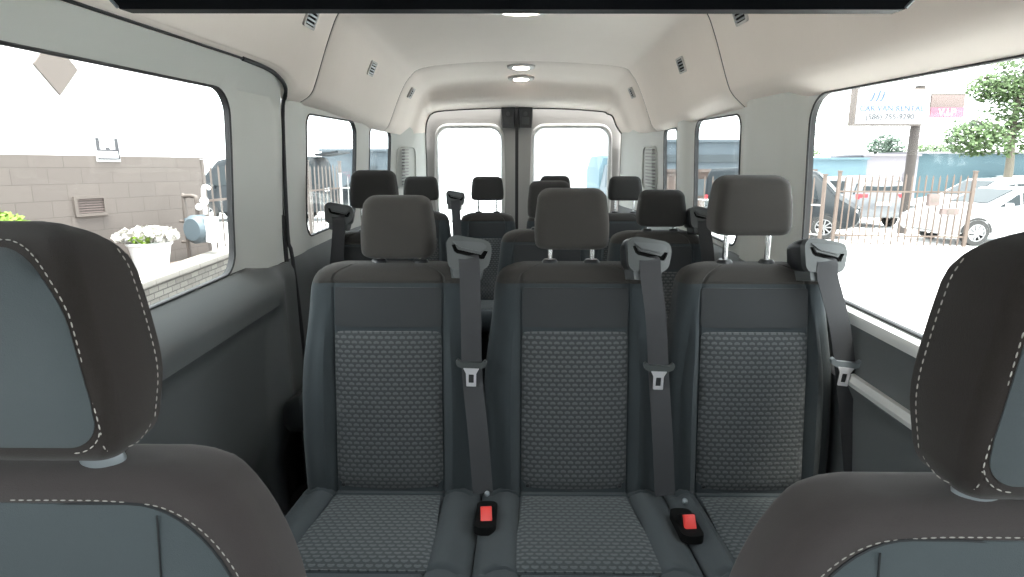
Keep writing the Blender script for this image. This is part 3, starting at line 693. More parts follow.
# ------------------------------------------------------------------ front seats
def front_seat(side, y, x, label, top=.985, hx=-.06, hdz=0., H=.25):
    """side -1 image left, +1 image right; modelled for the left one, mirrored for the right"""
    t = empty('front_seat', (x, y, FL), label=label, cat='seat', group='front row seats facing the camera')
    X = lambda v: -side*v     # +v points to the aisle
    mp = lambda p: (X(p[0]), p[1], p[2])
    base = .42; h = top-base; hwmax = .252
    def hwf(z):
        q = z+base
        c = top-.255
        if q <= c: return hwmax
        return .115+.137*math.sqrt(max(0, 1-min(1, (q-c)/(top+.005-c))**2))
    lean = lambda z: .08+.05*(z/h)
    Tf = lambda z: .105-.015*ss(z, h*.5, h)
    br = empty('backrest', (0, 0, base)); br.parent = t
    mb = MB(); body(mb, h, hwf, Tf, lean, .030, .10, lambda z: 0, (), .028, .04, map_=mp, step=.02, vg=0); mb.build('shell', M['fabric_w'], br, sharp=60)
    front = lambda z: lean(z)-Tf(z)/2
    # front panel following the outline
    cq = top-.255-base; hq = h-.032-cq
    R_ = [(hwmax-.030, cq*k/6) for k in range(6)]+[(.085+(hwmax-.115)*math.cos(PI/2*k/16), cq+hq*math.sin(PI/2*k/16)) for k in range(17)]+[(.04, cq+hq)]; outl = [(a, b) for a, b in R_]+[(-a, b) for a, b in reversed(R_)]
    def fp(a, b):
        d = segdist((abs(a), b), R_+[(0, h-.034)], False); e = min(1, d/.015)
        return (X(a), front(b)-.004*math.sin(PI/2*e)-.0012, b)
    mb = MB(); panel(mb, outl, [], fp, lambda a, b: (0, .014, 0), .02); mb.build('front_panel', M['fabric_f'], br, sharp=60)
    mb = MB(); P = [(X(a+.008), front(b)-.0005, b) for a, b in R_[:-1]]+[(X(a), front(h-.030)-.0005, h-.029) for a in (.05, -.05)]
    stitches(mb, P); mb.build('stitching', M['stitch'], br)
    mb = MB(); mb.tube([(X(a), front(b)-.0006, b) for a, b in R_]+[(0, front(h-.034)-.0006, h-.034)], .0016, 5); mb.build('border_seam', M['seam'], br)
    mb = MB(); mb.tube([(X(.118), front(b)-.0062, b) for b in (.02, .2, .35, h-.09, h-.042)], .0012, 5); mb.build('panel_seam', M['seam'], br)
    # headrest
    hb = top-.045+hdz
    hr = empty('headrest', (X(hx), .120, hb+.022)); hr.parent = t
    W = .160
    def hh(z): return W*(1-.05*ss(z, H*.35, 0))*(1-.13*ss(z, H*.25, H))
    Th = lambda z: .112*(1-.20*ss(z, H*.45, 0)-.10*ss(z, H*.6, H))
    ln = lambda z: -.006+.006*z/H
    mb = MB(); body(mb, H, hh, Th, ln, .018, .10, lambda z: 0, (), .060, .030, map_=mp, step=.015, vg=0); mb.build('cushion', M['fabric_dk'], hr, sharp=60)
    fr = lambda z: ln(z)-Th(z)/2
    E_ = .055
    ex = lambda b: .0 if b < H-.06 else .06*(1-math.sqrt(max(0, 1-((b-H+.06)/.06)**2)))
    ow = W-.017
    def warp(a, b): return (a*hh(b)/W, b)
    outl = [warp(a, b) for a, b in densify(rrect(-ow, .028, ow, H-.020, [.03, .03, .075, .075], 10), .02)]
    def fh(a, b):
        e = min(1, segdist((a, b), outl)/.015)
        return (X(a), fr(b)+ex(b)-.004*math.sin(PI/2*e)-.0012, b)
    mb = MB(); panel(mb, outl, [], fh, lambda a, b: (0, .012, 0), .02); mb.build('front_panel', M['fabric_f'], hr, sharp=60)
    mb = MB()
    so = [warp(a, b) for a, b in rrect(-ow-.005, .022, ow+.005, H-.014, [.03, .03, .078, .078], 8)]
    so = [(X(a), fr(b)+ex(b)-.0012, b) for a, b in so]; half = [p for p in so if (p[0]*X(1)) > 0]
    stitches(mb, half+[(0, half[-1][1], half[-1][2])])
    stitches(mb, [(X(hh(z)-ex(z)+.0006), ln(z)+Th(z)/2-.024, z) for z in [lerp(.03, H-.03, k/10) for k in range(11)]])
    zz = .022; P = []
    for k in range(7):
        a = PI*k/6; yc = (fr(.03)+.0+ln(.03)+Th(.03)/2-.024)/2; P.append((X(hh(.03)-.003-.008*(math.cos(a) > .3)), yc-math.cos(a)*(ln(.03)+Th(.03)/2-.024-yc), .030-.016*math.sin(a)))
    stitches(mb, P); mb.build('stitching', M['stitch'], hr)
    for s in (-1, 1):
        mb = MB(); mb.cyl((X(s*.095), 0, .03), (X(s*.095), 0, -.08), .008, 12); mb.build('post', M['chrome'], hr)
    for s in (-1, 1):
        mb = MB(); n = 24
        mb.loft([[(X(hx+s*.105+a*math.cos(2*PI*k/n)), .115+a*.55*math.sin(2*PI*k/n), top-.008+q) for k in range(n)] for a, q in ((.023, .0), (.025, .010), (.023, .017), (.015, .019))]); mb.build('post_collar', M['silver'], t)
    # cushion and base (below the frame)
    mb = MB(); mb2 = lambda p: (p[0], .05-p[2], -p[1]+.40)
    body(mb, .5, lambda z: .25, lambda z: .14, lambda z: 0, .04, .15, lambda z: .02, (), .06, .03, map_=mb2, step=.05); mb.build('cushion', M['fabric_w'], t)
    mb = MB(); mb.box((0, -.18, .16), (.42, .42, .32), bev=.02); mb.build('seat_base', M['black'], t)
    return t
front_seat(-1, .485, -.500, 'front seat at the left edge of the photo with pale stitched headrest', .985, -.065, .035, .252)
front_seat(1, .440, .470, 'front seat at the right edge of the photo with pale stitched headrest', .980, -.102, .030, .262)

# ------------------------------------------------------------------ outside (ground slopes gently away behind the van)
SL = math.atan(.027)
def gz(y): return -.70-.027*y
def EM(x, y, rz=0., dz=0.): return Matrix.Translation((x, y, gz(y)+dz)) @ Matrix.Rotation(-SL, 4, 'X') @ Matrix.Rotation(rz, 4, 'Z')
def ext(name, x, y, rz, label, cat, group=None, dz=0.): return empty(name, mw=EM(x, y, rz, dz), label=label, cat=cat, group=group)
mb = MB(); vs = [mb.v((a, b, gz(b))) for a, b in ((-60, -25), (70, -25), (70, 90), (-60, 90))]; mb.face(vs); g_ = mb.build('ground', M['ground']); struct(g_)
if g_.data.polygons[0].normal.z < 0: g_.data.flip_normals()

mb = MB(); mb.loft([[(x, y, gz(y)+q) for x, y in ((-4.6, -8), (-1.05, -8), (-1.05, 13), (-5.0, 13))] for q in (-.05, .012)]); struct(mb.build('floor_bounce_blocker_side', mat('bounce_blocker_dark', (.035,.035,.036), .95, bump=.5, bscale=60)))  # unseen dark sheet added beside the van to cut ground bounce light
mb = MB(); mb.loft([[(x, y, gz(y)+q) for x, y in ((-4.6, -24), (20, -24), (20, -1.4), (-4.6, -1.4))] for q in (-.05, .018)]); struct(mb.build('floor_bounce_blocker_front', mat('bounce_blocker_front_dark', (.035,.035,.036), .95, bump=.5, bscale=60)))  # unseen dark sheet added ahead of the van, keeps bounce off the front ceiling
# block building on the left
t = ext('block_building', -5.27, 10.0, R(90-21)+PI, 'low building, beige concrete block below and white painted wall above, outside the left window', 'building')
# local x runs towards the camera side along the wall, local y outward
LWALL = 16
mb = MB(); mb.box((LWALL/2, -.3, 1.05), (LWALL, .6, 2.10)); bw = mb.build('block_wall', M['block'], t)
mb = MB(); mb.box((LWALL/2, -.33, 3.6), (LWALL, .6, 3.0)); mb.build('upper_wall', M['siding'], t)
yf = 0.
mb = MB(); panel(mb, [(-.27, 0), (0, -.35), (.27, 0), (0, .35)], [], lambda a, b: (a, 0, b), lambda a, b: (0, .03, 0), .3); o = mb.build('diamond_plaque', M['tan'], t, loc=(2.06, -.025, 3.22))
mb = MB(); panel(mb, rrect(-.22, -.14, .22, .14, .01), [rrect(-.18, -.10, .18, .10, .01)], lambda a, b: (a, 0, b), lambda a, b: (0, .04, 0), .2); mb.build('vent_frame', M['tan'], t, loc=(1.88, .0, 1.42))
mb = MB()
for k in range(6): mb.box((0, 0, -.085+k*.034), (.36, .02, .014))
mb.build('vent_louvre', M['brown'], t, loc=(1.88, .012, 1.42))

# small notice
mwt = t.matrix_world
s = empty('notice_sign', mw=mwt @ Matrix.Translation((1.53, .0, 2.19)) @ Matrix.Rotation(PI, 4, 'Z'), label='small white notice with dark corner panels on the white wall above the blocks', cat='sign')
mb = MB(); mb.box((0, 0, 0), (.34, .02, .34), bev=.004); mb.build('board', M['siding'], s)
mb = MB()
mb.box((-.135, -.013, .075), (.05, .006, .16)); mb.box((.135, -.013, .075), (.05, .006, .16)); mb.box((0, -.013, .005), (.06, .006, .05))
mb.tube([(-.155, -.013, -.01), (.155, -.013, -.01)], .012, 4); mb.tube([(-.155, -.013, -.13), (.155, -.013, -.13)], .012, 4); mb.tube([(.155, -.013, -.13), (.155, -.013, .15)], .010, 4)
mb.build('printing', M['ink'], s)

# raised bed with stone retaining wall and cap
t = ext('retaining_wall', -4.86, 4.0, 0, 'low stone retaining wall with pale cap slabs edging the planting bed', 'retaining wall')
ang = R(4.5)
t.matrix_world = Matrix.Translation((-4.22, 4.6, gz(4.6))) @ Matrix.Rotation(-SL, 4, 'X') @ Matrix.Rotation(ang, 4, 'Z')
mb = MB(); mb.box((-.16, 3.3, .28), (.30, 9, .56)); mb.build('stone_courses', M['stone'], t)
mb = MB()
for k in range(15): mb.box((-.15, -.9+k*.6, .595), (.38, .592, .07), bev=.012)
mb.build('cap_slabs', mat('cap_stone', (.20,.182,.163), .9, var=.1, vscale=6), t)
mb = MB(); P = [(-4.62+.365, 0.2), (-8.9, 0.2), (-5.30, 9.7), (-5.32, 12.6), (-5.20, 12.6)]
vs0 = [(x, y, gz(y)+.48) for x, y in P]; vs1 = [(x, y, gz(y)-.05) for x, y in P]
mb.loft([vs1, vs0]); bd = mb.build('planting_bed', M['mulch']); tag(bd, 'raised reddish planting bed between the stone wall and the block building', 'planting bed')

# gas meter
t = ext('gas_meter', -5.42, 9.9, R(-20), 'blue grey gas meter with brown and white pipes by the building corner', 'gas meter', dz=.48)
t.matrix_world = EM(-5.02, 9.25, R(-20), .46) @ Matrix.Scale(1.3, 4)
mb = MB(); mb.tube([(.06, .03, .42), (.06, -.09, .42), (.06, -.13, .42)], [.17, .17, .13], 24); mb.box((.06, -.02, .42), (.36, .10, .26), bev=.03); mb.build('meter_body', M['meter'], t)
mb = MB(); mb.box((.26, -.02, .42), (.10, .12, .30), bev=.02); mb.build('index_box', M['white'], t)
mb = MB(); mb.tube(catmull([(-.16, 0, 0), (-.16, 0, .74), (-.14, 0, .80), (.02, 0, .80), (.04, 0, .74), (.04, 0, .58)], 4), .025, 10); mb.build('supply_pipe', M['tan'], t)
mb = MB(); mb.tube(catmull([(.16, 0, .60), (.16, 0, .86), (.19, 0, .92), (.26, 0, .90)], 4), .024, 10); mb.ball((.16, 0, .75), .05); mb.ball((.10, -.03, .68), .04); mb.build('regulator', M['white'], t)
mb = MB(); mb.tube([(-.26, 0, .5), (-.16, 0, .5)], .018, 8); mb.tube([(-.26, 0, .25), (-.16, 0, .25)], .018, 8); mb.build('pipe_bracket', M['tan'], t)

# planter with white flowers
t = ext('flower_planter', -5.2, 8.3, 0, 'white round planter full of white flowers on the planting bed', 'planter', dz=.48)
mb = MB(); n = 32
mb.loft([[(r*math.cos(2*PI*k/n), r*math.sin(2*PI*k/n), z) for k in range(n)] for r, z in ((.20, 0), (.23, .2), (.265, .38), (.29, .40), (.29, .43), (.26, .43), (.25, .38))]); mb.build('pot', M['siding'], t)
def scatter(mb, centers, n, sz, flat=.6):
    for i in range(n):
        c, r = random.choice(centers); c = Vector(c)
        d = Vector((random.gauss(0, 1), random.gauss(0, 1), random.gauss(0, 1))).normalized()*(random.random()**.4)
        p = c+Vector((d.x*r[0], d.y*r[1], d.z*r[2])); a = random.random()*2*PI
        u = Vector((random.uniform(-1, 1), random.uniform(-1, 1), random.uniform(-1, 1))).normalized(); w = u.orthogonal().normalized(); q = sz*random.uniform(.6, 1.3)
        vs = [mb.v(p-u*q), mb.v(p+w*q*flat), mb.v(p+u*q), mb.v(p-w*q*flat)]; mb.face(vs, smooth=False)
mb = MB(); scatter(mb, [((0, 0, .50), (.30, .30, .08))], 160, .04); mb.build('leaves', M['leaf2'], t, recalc=False)
mb = MB(); scatter(mb, [((0, 0, .57), (.36, .36, .08)), ((.2, 0, .52), (.2, .2, .08)), ((-.2, -.1, .52), (.2, .2, .08))], 900, .04, .9); mb.build('flowers', M['petal'], t, recalc=False)
# lime bush
t = ext('lime_bush', -5.62, 6.3, 0, 'bright lime green bush at the left photo edge against the block wall', 'bush', dz=.60)
mb = MB(); scatter(mb, [((-.2, 0, .5), (.55, .5, .45)), ((0, .1, .45), (.4, .4, .4))], 3000, .05); mb.build('foliage', M['leaf2'], t, recalc=False)
mb = MB(); mb.tube([(0, 0, 0), (-.05, 0, .3), (-.1, 0, .6)], [.03, .02, .01], 6); mb.build('stem', M['bark'], t)

# picket fences
def fence(p0, p1, h, step, label, rails=(.25, 1.35), mp=M['picket'], mr=M['picket'], posts=2.4, pr=.019, group='picket fences round the lot'):
    p0 = Vector(p0); p1 = Vector(p1); d = p1-p0; L = d.length
    a = math.atan2(d.y, d.x); g0, g1 = gz(p0.y), gz(p1.y); pit = math.atan2(g1-g0, L)
    mw = Matrix.Translation((p0.x, p0.y, g0)) @ Matrix.Rotation(a, 4, 'Z') @ Matrix.Rotation(-pit, 4, 'Y')
    t = empty('picket_fence', mw=mw, label=label, cat='fence', group=group)
    n = min(96, int(L/step))
    for i in range(n+1):
        x = L*i/n; mb = MB(); hh = h*random.uniform(.985, 1.015); mb.tube([(x, 0, .02), (x, 0, hh-.06), (x, 0, hh)], [pr, pr, .003], 6); mb.build('picket', mp, t)
    for z in rails:
        mb = MB(); mb.box((L/2, 0, z), (L, .035, .04)); mb.build('rail', mr, t)
    k = max(1, round(L/posts))
    for i in range(k+1):
        mb = MB(); x = L*i/k; mb.box((x, 0, h*.52), (.075, .075, h*1.04), bev=.006); mb.box((x, 0, h*1.05), (.10, .10, .03), bev=.01); mb.build('fence_post', mp, t)
    return t
fence((8.0, 15.3), (11.05, 14.9), 1.76, .150, 'brown picket fence seen through the large right window in front of parked cars')
fence((3.8, 20.0), (7.7, 15.35), 1.68, .26, 'brown picket fence with pale rails seen through the smaller right windows', rails=(.25, 1.0), mr=M['rail_w'])
fence((-5.62, 10.7), (-5.2, 17.6), 2.0, .26, 'brown picket fence running from the block building past the left windows', mp=M['tan'])
fence((-5.2, 17.6), (-1.8, 19.2), 1.68, .20, 'thin pale picket fence across the left side windows towards the rear', mp=M['rail_w'], mr=M['rail_w'], posts=5, pr=.011)
for x, y, z, lab in ((10.15, 15.02, 1.16, 'upper brown control box fixed on the right fence'), (10.55, 14.97, .88, 'lower brown control box on the end of the right fence')):
    t = empty('control_box', mw=EM(x, y, 0, z), label=lab, cat='control box', group='control boxes on the right fence')
    mb = MB(); mb.box((0, -.08, 0), (.42 if z < 1 else .26, .12, .16 if z < 1 else .30), bev=.01); mb.build('enclosure', M['brown'], t)
    mb = MB(); mb.box((.0, -.145, .0), (.18, .012, .1), bev=.003); mb.build('cover_plate', M['tan'], t)

# cars
def car(x, y, rz, L, W, H, paint, kind, label, group='cars parked in the lot', name='parked_car', gate=False, tail='taillight'):
    t = empty(name, mw=EM(x, y, rz), label=label, cat='car' if kind != 'van' else 'van', group=group)
    hw = W/2; wr = .33; wb = L*.30
    # stations: u (-.5 rear .. .5 front), lower z, belt z, roof z (fractions of H)
    P = {'sedan': [(-.5, .30, .55, .55), (-.47, .22, .66, .66), (-.36, .18, .69, .70), (-.24, .17, .69, .93), (-.08, .17, .68, 1.0), (.06, .17, .67, .99), (.24, .17, .65, .70), (.34, .17, .62, .62), (.44, .18, .56, .56), (.485, .22, .48, .48), (.5, .30, .40, .40)],
         'suv': [(-.5, .30, .55, .58), (-.49, .22, .60, .66), (-.465, .20, .62, .90), (-.40, .19, .62, .985), (-.2, .18, .61, 1.0), (.05, .18, .60, .98), (.22, .18, .60, .66), (.36, .18, .57, .57), (.45, .19, .52, .52), (.49, .24, .45, .45), (.5, .30, .38, .38)],
         'van': [(-.5, .25, .50, .55), (-.495, .18, .52, .90), (-.47, .15, .53, .98), (-.2, .14, .53, 1.0), (.1, .14, .52, .985), (.22, .14, .51, .93), (.38, .14, .49, .56), (.44, .15, .46, .48), (.485, .19, .40, .41), (.5, .25, .33, .33)]}[kind]
    mb = MB(); rings = []
    for u, a, b, c in P:
        k = 1-.10*ss(abs(u), .38, .5); w = hw*k; rw = w*(.80 if c-b > .1 else .9)
        za, zb, zc = a*H, b*H, max(c*H, b*H+.01)
        half = [(0, za), (w*.85, za), (w*.97, za+.06), (w, lerp(za, zb, .5)), (w*.98, zb-.05), (w*.94, zb), (rw+.02, lerp(zb, zc, .85)), (rw*.9, lerp(zb, zc, .98)), (rw*.5, zc), (0, zc+.005)]
        rings.append([(u*L, p, q) for p, q in half]+[(u*L, -p, q) for p, q in reversed(half[1:-1])])
    mb.loft(rings); mb.build('body', M[paint], t, sharp=50)
    def seg(u):
        for (p, q) in zip(P, P[1:]):
            if p[0] <= u <= q[0]:
                s = (u-p[0])/(q[0]-p[0]); return [lerp(p[i], q[i], s) for i in range(4)]
        return P[-1]
    def side_pt(u, f, s, off=.012):
        _, a, b, c = seg(u); k = 1-.10*ss(abs(u), .38, .5); w = hw*k; rw = w*(.80 if c-b > .1 else .9)
        return (u*L, s*(lerp(w*.94, rw+.02, f)+off), lerp(b*H, lerp(b*H, c*H, .85), f))
    wins = {'sedan': [(-.25, -.10), (-.085, .06), (.075, .15)], 'suv': [(-.44, -.24), (-.22, -.05), (-.035, .13)], 'van': [(-.46, -.22), (-.19, .05), (.08, .22)]}[kind]
    for s in (-1, 1):
        for i, (u0, u1) in enumerate(wins):
            mb = MB(); front_ = i == 2
            A = [side_pt(u0, .12, s), side_pt(u1+(.035 if front_ else 0), .12, s), side_pt(u1-(.01 if front_ else 0), .88, s), side_pt(u0, .88, s)]
            B = [(p[0], p[1]-s*.02, p[2]) for p in A]; mb.loft([A, B]); mb.build('side_window', M['carglass'], t)
        mb = MB(); u = wins[2][1]+.01; mb.box((u*L, s*(hw+.09), seg(u)[2]*H+.06), (.10, .17, .13), bev=.03); mb.build('wing_mirror', M[paint], t)
        for wx in (-wb, wb):
            wh = empty('wheel', (wx, s*(hw-.10), wr)); wh.parent = t
            mb = MB(); n = 28
            mb.loft([[(r*math.cos(2*PI*k/n), s*q, r*math.sin(2*PI*k/n)) for k in range(n)] for r, q in ((wr*.62, -.08), (wr*.95, -.10), (wr, -.07), (wr, .09), (wr*.95, .115), (wr*.66, .115), (wr*.62, .09))], cap=False); mb.build('tyre', M['tyre'], wh)
            mb = MB(); mb.loft([[(r*math.cos(2*PI*k/n), s*q, r*math.sin(2*PI*k/n)) for k in range(n)] for r, q in ((wr*.66, .06), (wr*.66, .118), (wr*.60, .118), (wr*.58, .10))], cap=False)
            for k in range(9):
                a = 2*PI*k/9; mb.box((math.cos(a)*wr*.33, s*.105, math.sin(a)*wr*.33), (wr*.56, .03, .035), Matrix.Rotation(-a, 4, 'Y'))
            mb.cyl((0, s*.02, 0), (0, s*.12, 0), wr*.14, 14); mb.build('rim', M['rim'], wh)
            mb = MB(); mb.cyl((wx, s*(hw-.30), wr+.02), (wx, s*(hw-.30), wr+.02001), .01, 6); mb.bm.clear()
            arc = [(wx+(wr+.06)*math.cos(PI*k/14), s*(hw*.985), wr+.0+(wr+.05)*math.sin(PI*k/14)) for k in range(15)]
            ring2 = [(p[0], s*(hw*.985+.012), p[2]) for p in arc]
            ring3 = [(wx+(wr+.0)*math.cos(PI*k/14), s*(hw*.985+.012), wr+(wr)*math.sin(PI*k/14)) for k in range(15)]
            mb.loft([arc, ring2, ring3], closed_ring=False); mb.build('arch_trim', M['tyre'], t)
        mb = MB(); mb.box((L*.462, s*hw*.70, seg(.46)[2]*H-.10), (.22, .34, .13), bev=.03); mb.build('head_lamp', M['headlight'], t)
        mb = MB(); mb.box((-L*.487, s*hw*.74, seg(-.49)[2]*H+(.03 if kind != 'sedan' else -.08)), (.10, .36, .17), bev=.03); mb.build('tail_lamp', M[tail], t)
    # windscreens
    def ws(u0, u1):
        mb = MB(); A = []
        for u, f in ((u0, .08), (u1, .92)):
            _, a, b, c = seg(u)
            A.append((u*L, c*H))
        (xa, za), (xb, zb) = A; d = Vector((xb-xa, 0, zb-za)).normalized(); nrm = Vector((-d.z, 0, d.x)); nrm = nrm if nrm.z > 0 else -nrm
        q = [Vector((xa, -hw*.72, za)), Vector((xa, hw*.72, za)), Vector((xb, hw*.66, zb)), Vector((xb, -hw*.66, zb))]
        mb.loft([[v+nrm*.018 for v in q], [v-nrm*.03 for v in q]]); return mb
    a = {'sedan': ((.225, .085), (-.35, -.245)), 'suv': ((.215, .075), (-.485, -.455)), 'van': ((.36, .235), (-.4985, -.4955))}[kind]
    ws(*a[0]).build('windscreen', M['carglass'], t)
    if kind != 'van': ws(*a[1]).build('rear_window', M['carglass'], t)
    mb = MB(); mb.box((L*.485, 0, .28*H), (.06, W*.6, .12), bev=.02); mb.box((L*.493, 0, .42*H-.03), (.04, W*.4, .09), bev=.02); mb.build('grille', M['tyre'], t)
    mb = MB(); mb.box((-L*.492, 0, .33*H), (.06, W*.8, .10), bev=.02); mb.build('rear_bumper', M['tyre'] if kind == 'suv' else M[paint], t)
    mb = MB(); mb.box((-L*.503, 0, .48*H), (.02, .50, .12), bev=.004); mb.build('number_plate', M['white'], t)
    if gate:
        mb = MB(); mb.loft([[(-.485*L, -hw*.8, .99*H), (-.485*L, hw*.8, .99*H), (-.47*L, hw*.8, 1.02*H), (-.47*L, -hw*.8, 1.02*H)], [(-.485*L-.8, -hw*.78, 1.04*H), (-.485*L-.8, hw*.78, 1.04*H), (-.485*L-.78, hw*.78, 1.07*H), (-.485*L-.78, -hw*.78, 1.07*H)]]); mb.build('raised_tailgate', M[paint], t)
    return t
car(12.85, 16.0, PI, 4.6, 1.8, 1.45, 'carwhite', 'sedan', 'white saloon nearest on the right, front wheel and wing mirror showing')
car(15.15, 19.7, PI, 4.7, 1.85, 1.62, 'carwhite', 'suv', 'white estate with dark windows parked behind the white saloon')
car(11.65, 21.7, PI/2, 4.5, 1.80, 1.66, 'carsilver', 'suv', 'silver hatchback seen from behind with red tail lamps')
car(7.77, 17.95, R(-30), 4.1, 1.95, 1.95, 'cardark', 'van', 'dark minivan behind the fence at the edge of the large right window', name='parked_van')
car(29.5, 37.0, PI, 4.6, 1.8, 1.45, 'carwhite', 'sedan', 'small distant white car in front of the blue building')
car(35.0, 36.0, 0, 4.6, 1.8, 1.55, 'carsilver', 'suv', 'distant silver car beside the tree trunk before the blue building')
car(-9.6, 22.3, PI, 5.0, 1.95, 2.35, 'cardark', 'van', 'dark van with raised tailgate behind the left picket fence', name='parked_van', gate=True, tail='tyre')
car(-6.9, 27.5, PI, 4.6, 1.8, 1.42, 'cardark', 'sedan', 'dark saloon parked beyond the left picket fence', tail='tyre')

# buildings
def building(x, y, w, d, h, m, label, wins=(), roof=None, rz=0.):
    t = ext('building', x, y, rz, label, 'building', 'low buildings beyond the lot')
    mb = MB(); mb.box((0, d/2, h/2), (w, d, h)); mb.build('wall', M[m], t)
    mb = MB(); mb.box((0, d/2, h+.05), (w+.2, d+.2, .12)); mb.build('parapet', M[roof or m], t)
    for wx, wz, ww, wh, wm in wins:
        mb = MB(); mb.box((wx, -.02, wz), (ww, .08, wh)); mb.build('window', M[wm], t)
    return t
building(32.7, 38.5, 16, 4, 2.78, 'blue', 'long low blue building behind the parked cars on the right', [(1.5, 1.3, .6, .5, 'carglass'), (-2, 1.2, .5, .6, 'carglass')], 'paleb')
building(22.9, 38.0, 3.4, 4, 2.62, 'paleb', 'pale low building between the blue buildings, behind the sign pole', [(-1.0, 1.0, .6, .5, 'carglass'), (1.1, 1.2, .5, .8, 'paleb')])
building(18.7, 37.0, 4.4, 4, 2.40, 'blue2', 'light blue building seen just past the big right window edge', [(.3, .9, 1.6, .7, 'greyb2')])
b = building(9.6, 29.0, 7.5, 6, 3.1, 'greyb', 'grey blue banded building seen through the smaller right windows', [(0, 2.35, 7.2, .35, 'greyb2'), (0, 1.55, 7.2, .25, 'paleb'), (0, 1.1, 7.2, .5, 'greyb2')])
building(9.2, 25.8, 6.4, .6, 1.75, 'brickred', 'low brick red wall behind the fence, below the grey blue building', [(-1.6, 1.1, .9, .7, 'greyb2'), (1.6, 1.1, .9, .7, 'greyb2')])
building(-7.6, 30.0, 4.2, 4, 2.7, 'greyb', 'small grey shed seen through the rearmost left window', [(0, 1.6, 1.2, .8, 'greyb2')])
t = building(4.0, 40.0, 13, 6, 5.6, 'siding', 'tall white building filling the right rear door window', [(-1.5, 2.4, 2, 1.2, 'siding')])
mb = MB(); mb.box((-1.9, -.08, 3.95), (2.6, .06, .42)); mb.build('sign_strip', mat('pale_blue_strip', (.22,.24,.31), .7), t)

# truck seen through right rear window
t = ext('box_truck', 4.1, 25.0, R(-90), 'blue and red truck at the right edge of the rear door window', 'truck')
mb = MB(); mb.loft([[(x, a, z) for a, z in ((-1, .5), (1, .5), (1, h*.8), (.85, h), (-.85, h), (-1, h*.8))] for x, h in ((-3, 2.3), (-2.9, 2.4), (1.2, 2.4), (1.3, 2.3))]); mb.build('cargo_box', M['blue2'], t)
mb = MB(); mb.loft([[(x, a, z) for a, z in ((-.95, .4), (.95, .4), (.95, 1.2), (.8, h), (-.8, h), (-.95, 1.2))] for x, h in ((1.32, 2.0), (2.0, 2.05), (2.6, 1.3), (3.1, 1.1), (3.15, .7))]); mb.build('cab', M['greyb'], t); mb = MB(); mb.box((3.15, 0, .75), (.14, 1.9, .35), bev=.04); mb.build('bumper', M['taillight'], t)
mb = MB(); mb.loft([[(2.06, -.75, 1.95), (2.06, .75, 1.95), (2.62, .8, 1.3), (2.62, -.8, 1.3)], [(2.09, -.75, 1.98), (2.09, .75, 1.98), (2.66, .8, 1.33), (2.66, -.8, 1.33)]]); mb.build('windscreen', M['carglass'], t)
for sx in (-1.8, 2.3):
    for sy in (-.85, .85):
        mb = MB(); mb.tube([(sx, sy-.12, .4), (sx, sy+.12, .4)], .4, 20); mb.cyl((sx, sy-.14, .4), (sx, sy+.14, .4), .2); mb.build('wheel', M['tyre'], t)

# road sign and VIP board on a pole
t = ext('pole_sign', 11.45, 18.0, 0, 'white rental sign board with blue logo on a brown pole', 'sign')
mb = MB(); mb.tube([(0, 0, 0), (0, 0, 4.22)], .13, 12); mb.build('pole', mat('pole_brown', (.045,.037,.034), .8), t)
b = empty('sign_board', (-.96, -.17, 3.62)); b.parent = t
mb = MB(); mb.box((0, .06, 0), (1.96, .30, 1.02), bev=.01); mb.build('cabinet', M['tan'], b)
mb = MB(); mb.box((0, -.10, 0), (1.88, .03, .94), bev=.005); mb.build('face', M['signface'], b)
def text(s, x, z, size, m, par, name='lettering', shear=0., y=-.125):
    c = bpy.data.curves.new(name, 'FONT'); c.body = s; c.size = size; c.extrude = .004; c.align_x = 'CENTER'; c.align_y = 'CENTER'; c.shear = shear
    tmp = bpy.data.objects.new(name+'_tmp', c); me = tmp.to_mesh().copy(); tmp.to_mesh_clear(); bpy.data.objects.remove(tmp)
    me.name = name; me.materials.clear(); me.materials.append(m)
    o = bpy.data.objects.new(name, me); COL.objects.link(o); o.parent = par; o.location = (x, y, z); o.rotation_euler = (PI/2, 0, 0); return o
text('CAR VAN RENTAL', .05, -.05, .22, M['inkblue'], b); text('(586) 755-9290', .02, -.28, .22, M['ink'], b)
mb = MB()
for k, (x, h) in enumerate(((-.58, .20), (-.43, .26), (-.30, .22))): mb.tube(catmull([(x, -.125, .16), (x+.05, -.125, .22), (x+.10, -.125, .18+h)], 4), [.022]*9, 6)
mb.build('logo', M['inkblue'], b)
text('ll Legacy', .22, .20, .17, M['paleb'], b, shear=.4)
v = empty('vip_board', mw=EM(12.2, 18.0, 0, 3.62), label='small brown and pink board reading V.I.P hung beside the rental sign', cat='sign')
mb = MB(); mb.box((0, 0, .17), (.95, .06, .34), bev=.008); mb.build('upper_panel', M['brown'], v)
mb = MB(); mb.box((.02, 0, -.14), (.95, .06, .28), bev=.008); mb.build('lower_panel', M['pink'], v)
text('V.I.P', 0, -.14, .27, M['siding'], v, y=-.04)
mb = MB(); mb.tube([(-.75, 0, .36), (.48, 0, .36)], .02, 6); mb.build('hanger_bar', M['tan'], v)

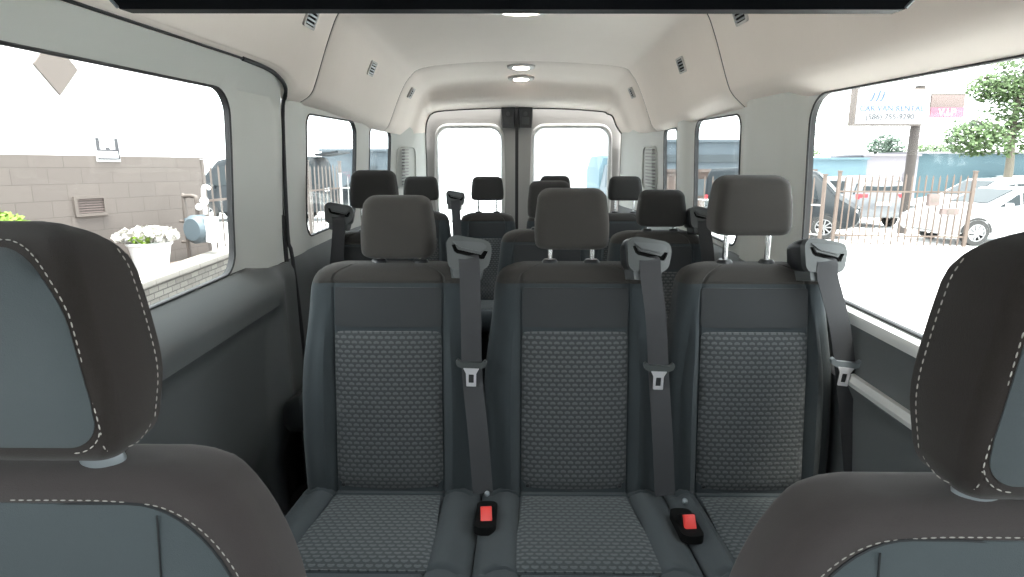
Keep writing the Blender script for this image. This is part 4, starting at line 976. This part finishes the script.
# trees
def tree(x, y, h, centers, n, leaf, m, label, trunk=.16, limbs=()):
    t = ext('tree', x, y, 0, label, 'tree', 'trees beyond the lot')
    mb = MB(); mb.tube(catmull([(0, 0, 0), (.05, 0, h*.3), (-.05, .05, h*.6), (.1, 0, h)], 4), [trunk*(1-.045*i) for i in range(13)], 9)
    for l in limbs: mb.tube([(0, 0, l[0])]+list(l[1:]), [trunk*.45]+[trunk*.3]*(len(l)-1), 6)
    mb.build('trunk', M['bark'], t)
    mb = MB(); scatter(mb, centers, n, leaf); mb.build('foliage', M[m], t, recalc=False)
tree(23.8, 30, 6.5, [((-.3, 0, 3.6), (3.0, 1.6, 1.2)), ((-1.8, 0, 3.3), (1.5, 1, .9)), ((1.6, 0, 3.9), (2, 1, 1.4)), ((.3, 0, 5.0), (1.6, 1, 1.2)), ((.5, 0, 6.6), (2.0, 1, 1.2)), ((-1.2, 0, 5.6), (1.3, .8, .7))], 9000, .11, 'leaf', 'leafy green tree rising over the parked cars at the right photo edge', .22, [(3.2, (-1, 0, 3.9), (-2, 0, 4.1)), (3.6, (1, 0, 4.4), (2, 0, 4.6)), (5, (-.8, 0, 5.8), (-1.8, 0, 6.1))])
tree(26.6, 45, 3.4, [((0, 0, 3.4), (1.3, 1, .9))], 900, .14, 'leaf3', 'small rounded dark tree behind the sign pole above the pale building')
tree(30.8, 46, 3.0, [((0, 0, 3.1), (2.2, 1, .55))], 900, .14, 'leaf', 'low spreading tree over the left end of the blue building roof')
tree(20.8, 46, 2.8, [((0, 0, 3.0), (1.6, 1, .4))], 600, .14, 'leaf', 'low tree top peeping over the light blue building')

# ------------------------------------------------------------------ light and camera
w = bpy.data.worlds.new('sky'); S.world = w; w.use_nodes = True; nt = w.node_tree; bg = nt.nodes['Background']
tc = nn(nt, 'ShaderNodeTexCoord'); sp = nn(nt, 'ShaderNodeSeparateXYZ'); nt.links.new(tc.outputs['Generated'], sp.inputs[0])
cr = nn(nt, 'ShaderNodeValToRGB'); cr.color_ramp.elements[0].position = 0.; cr.color_ramp.elements[0].color = (.98, .98, 1, 1)
cr.color_ramp.elements[1].position = .9; cr.color_ramp.elements[1].color = (.88, .94, 1, 1)
nt.links.new(sp.outputs['Z'], cr.inputs['Fac']); nt.links.new(cr.outputs['Color'], bg.inputs['Color']); bg.inputs['Strength'].default_value = 2.9
sl = bpy.data.lights.new('sun', 'SUN'); sl.energy = 9; sl.angle = R(25); sl.color = (1, .96, .90)
so_ = bpy.data.objects.new('sun', sl); COL.objects.link(so_); so_.location = (0, 0, 30); so_.rotation_euler = (R(12), R(6), 0)

cam = bpy.data.cameras.new('camera'); co = bpy.data.objects.new('camera', cam); COL.objects.link(co)
cam.sensor_width = 36; cam.lens = 600/1024*36; cam.clip_start = .03; cam.clip_end = 300
co.location = (0, 0, 1.25); co.rotation_euler = (R(77), 0, R(.67)); S.camera = co
S.view_settings.view_transform = 'Standard'; S.view_settings.look = 'None'; S.view_settings.gamma = 1; S.view_settings.exposure = 1.25
S.view_settings.use_curve_mapping = False
S.cycles.max_bounces = 10; S.cycles.diffuse_bounces = 6; S.cycles.transparent_max_bounces = 12; S.cycles.caustics_reflective = False
S.cycles.use_denoising = True; S.cycles.sample_clamp_indirect = 8
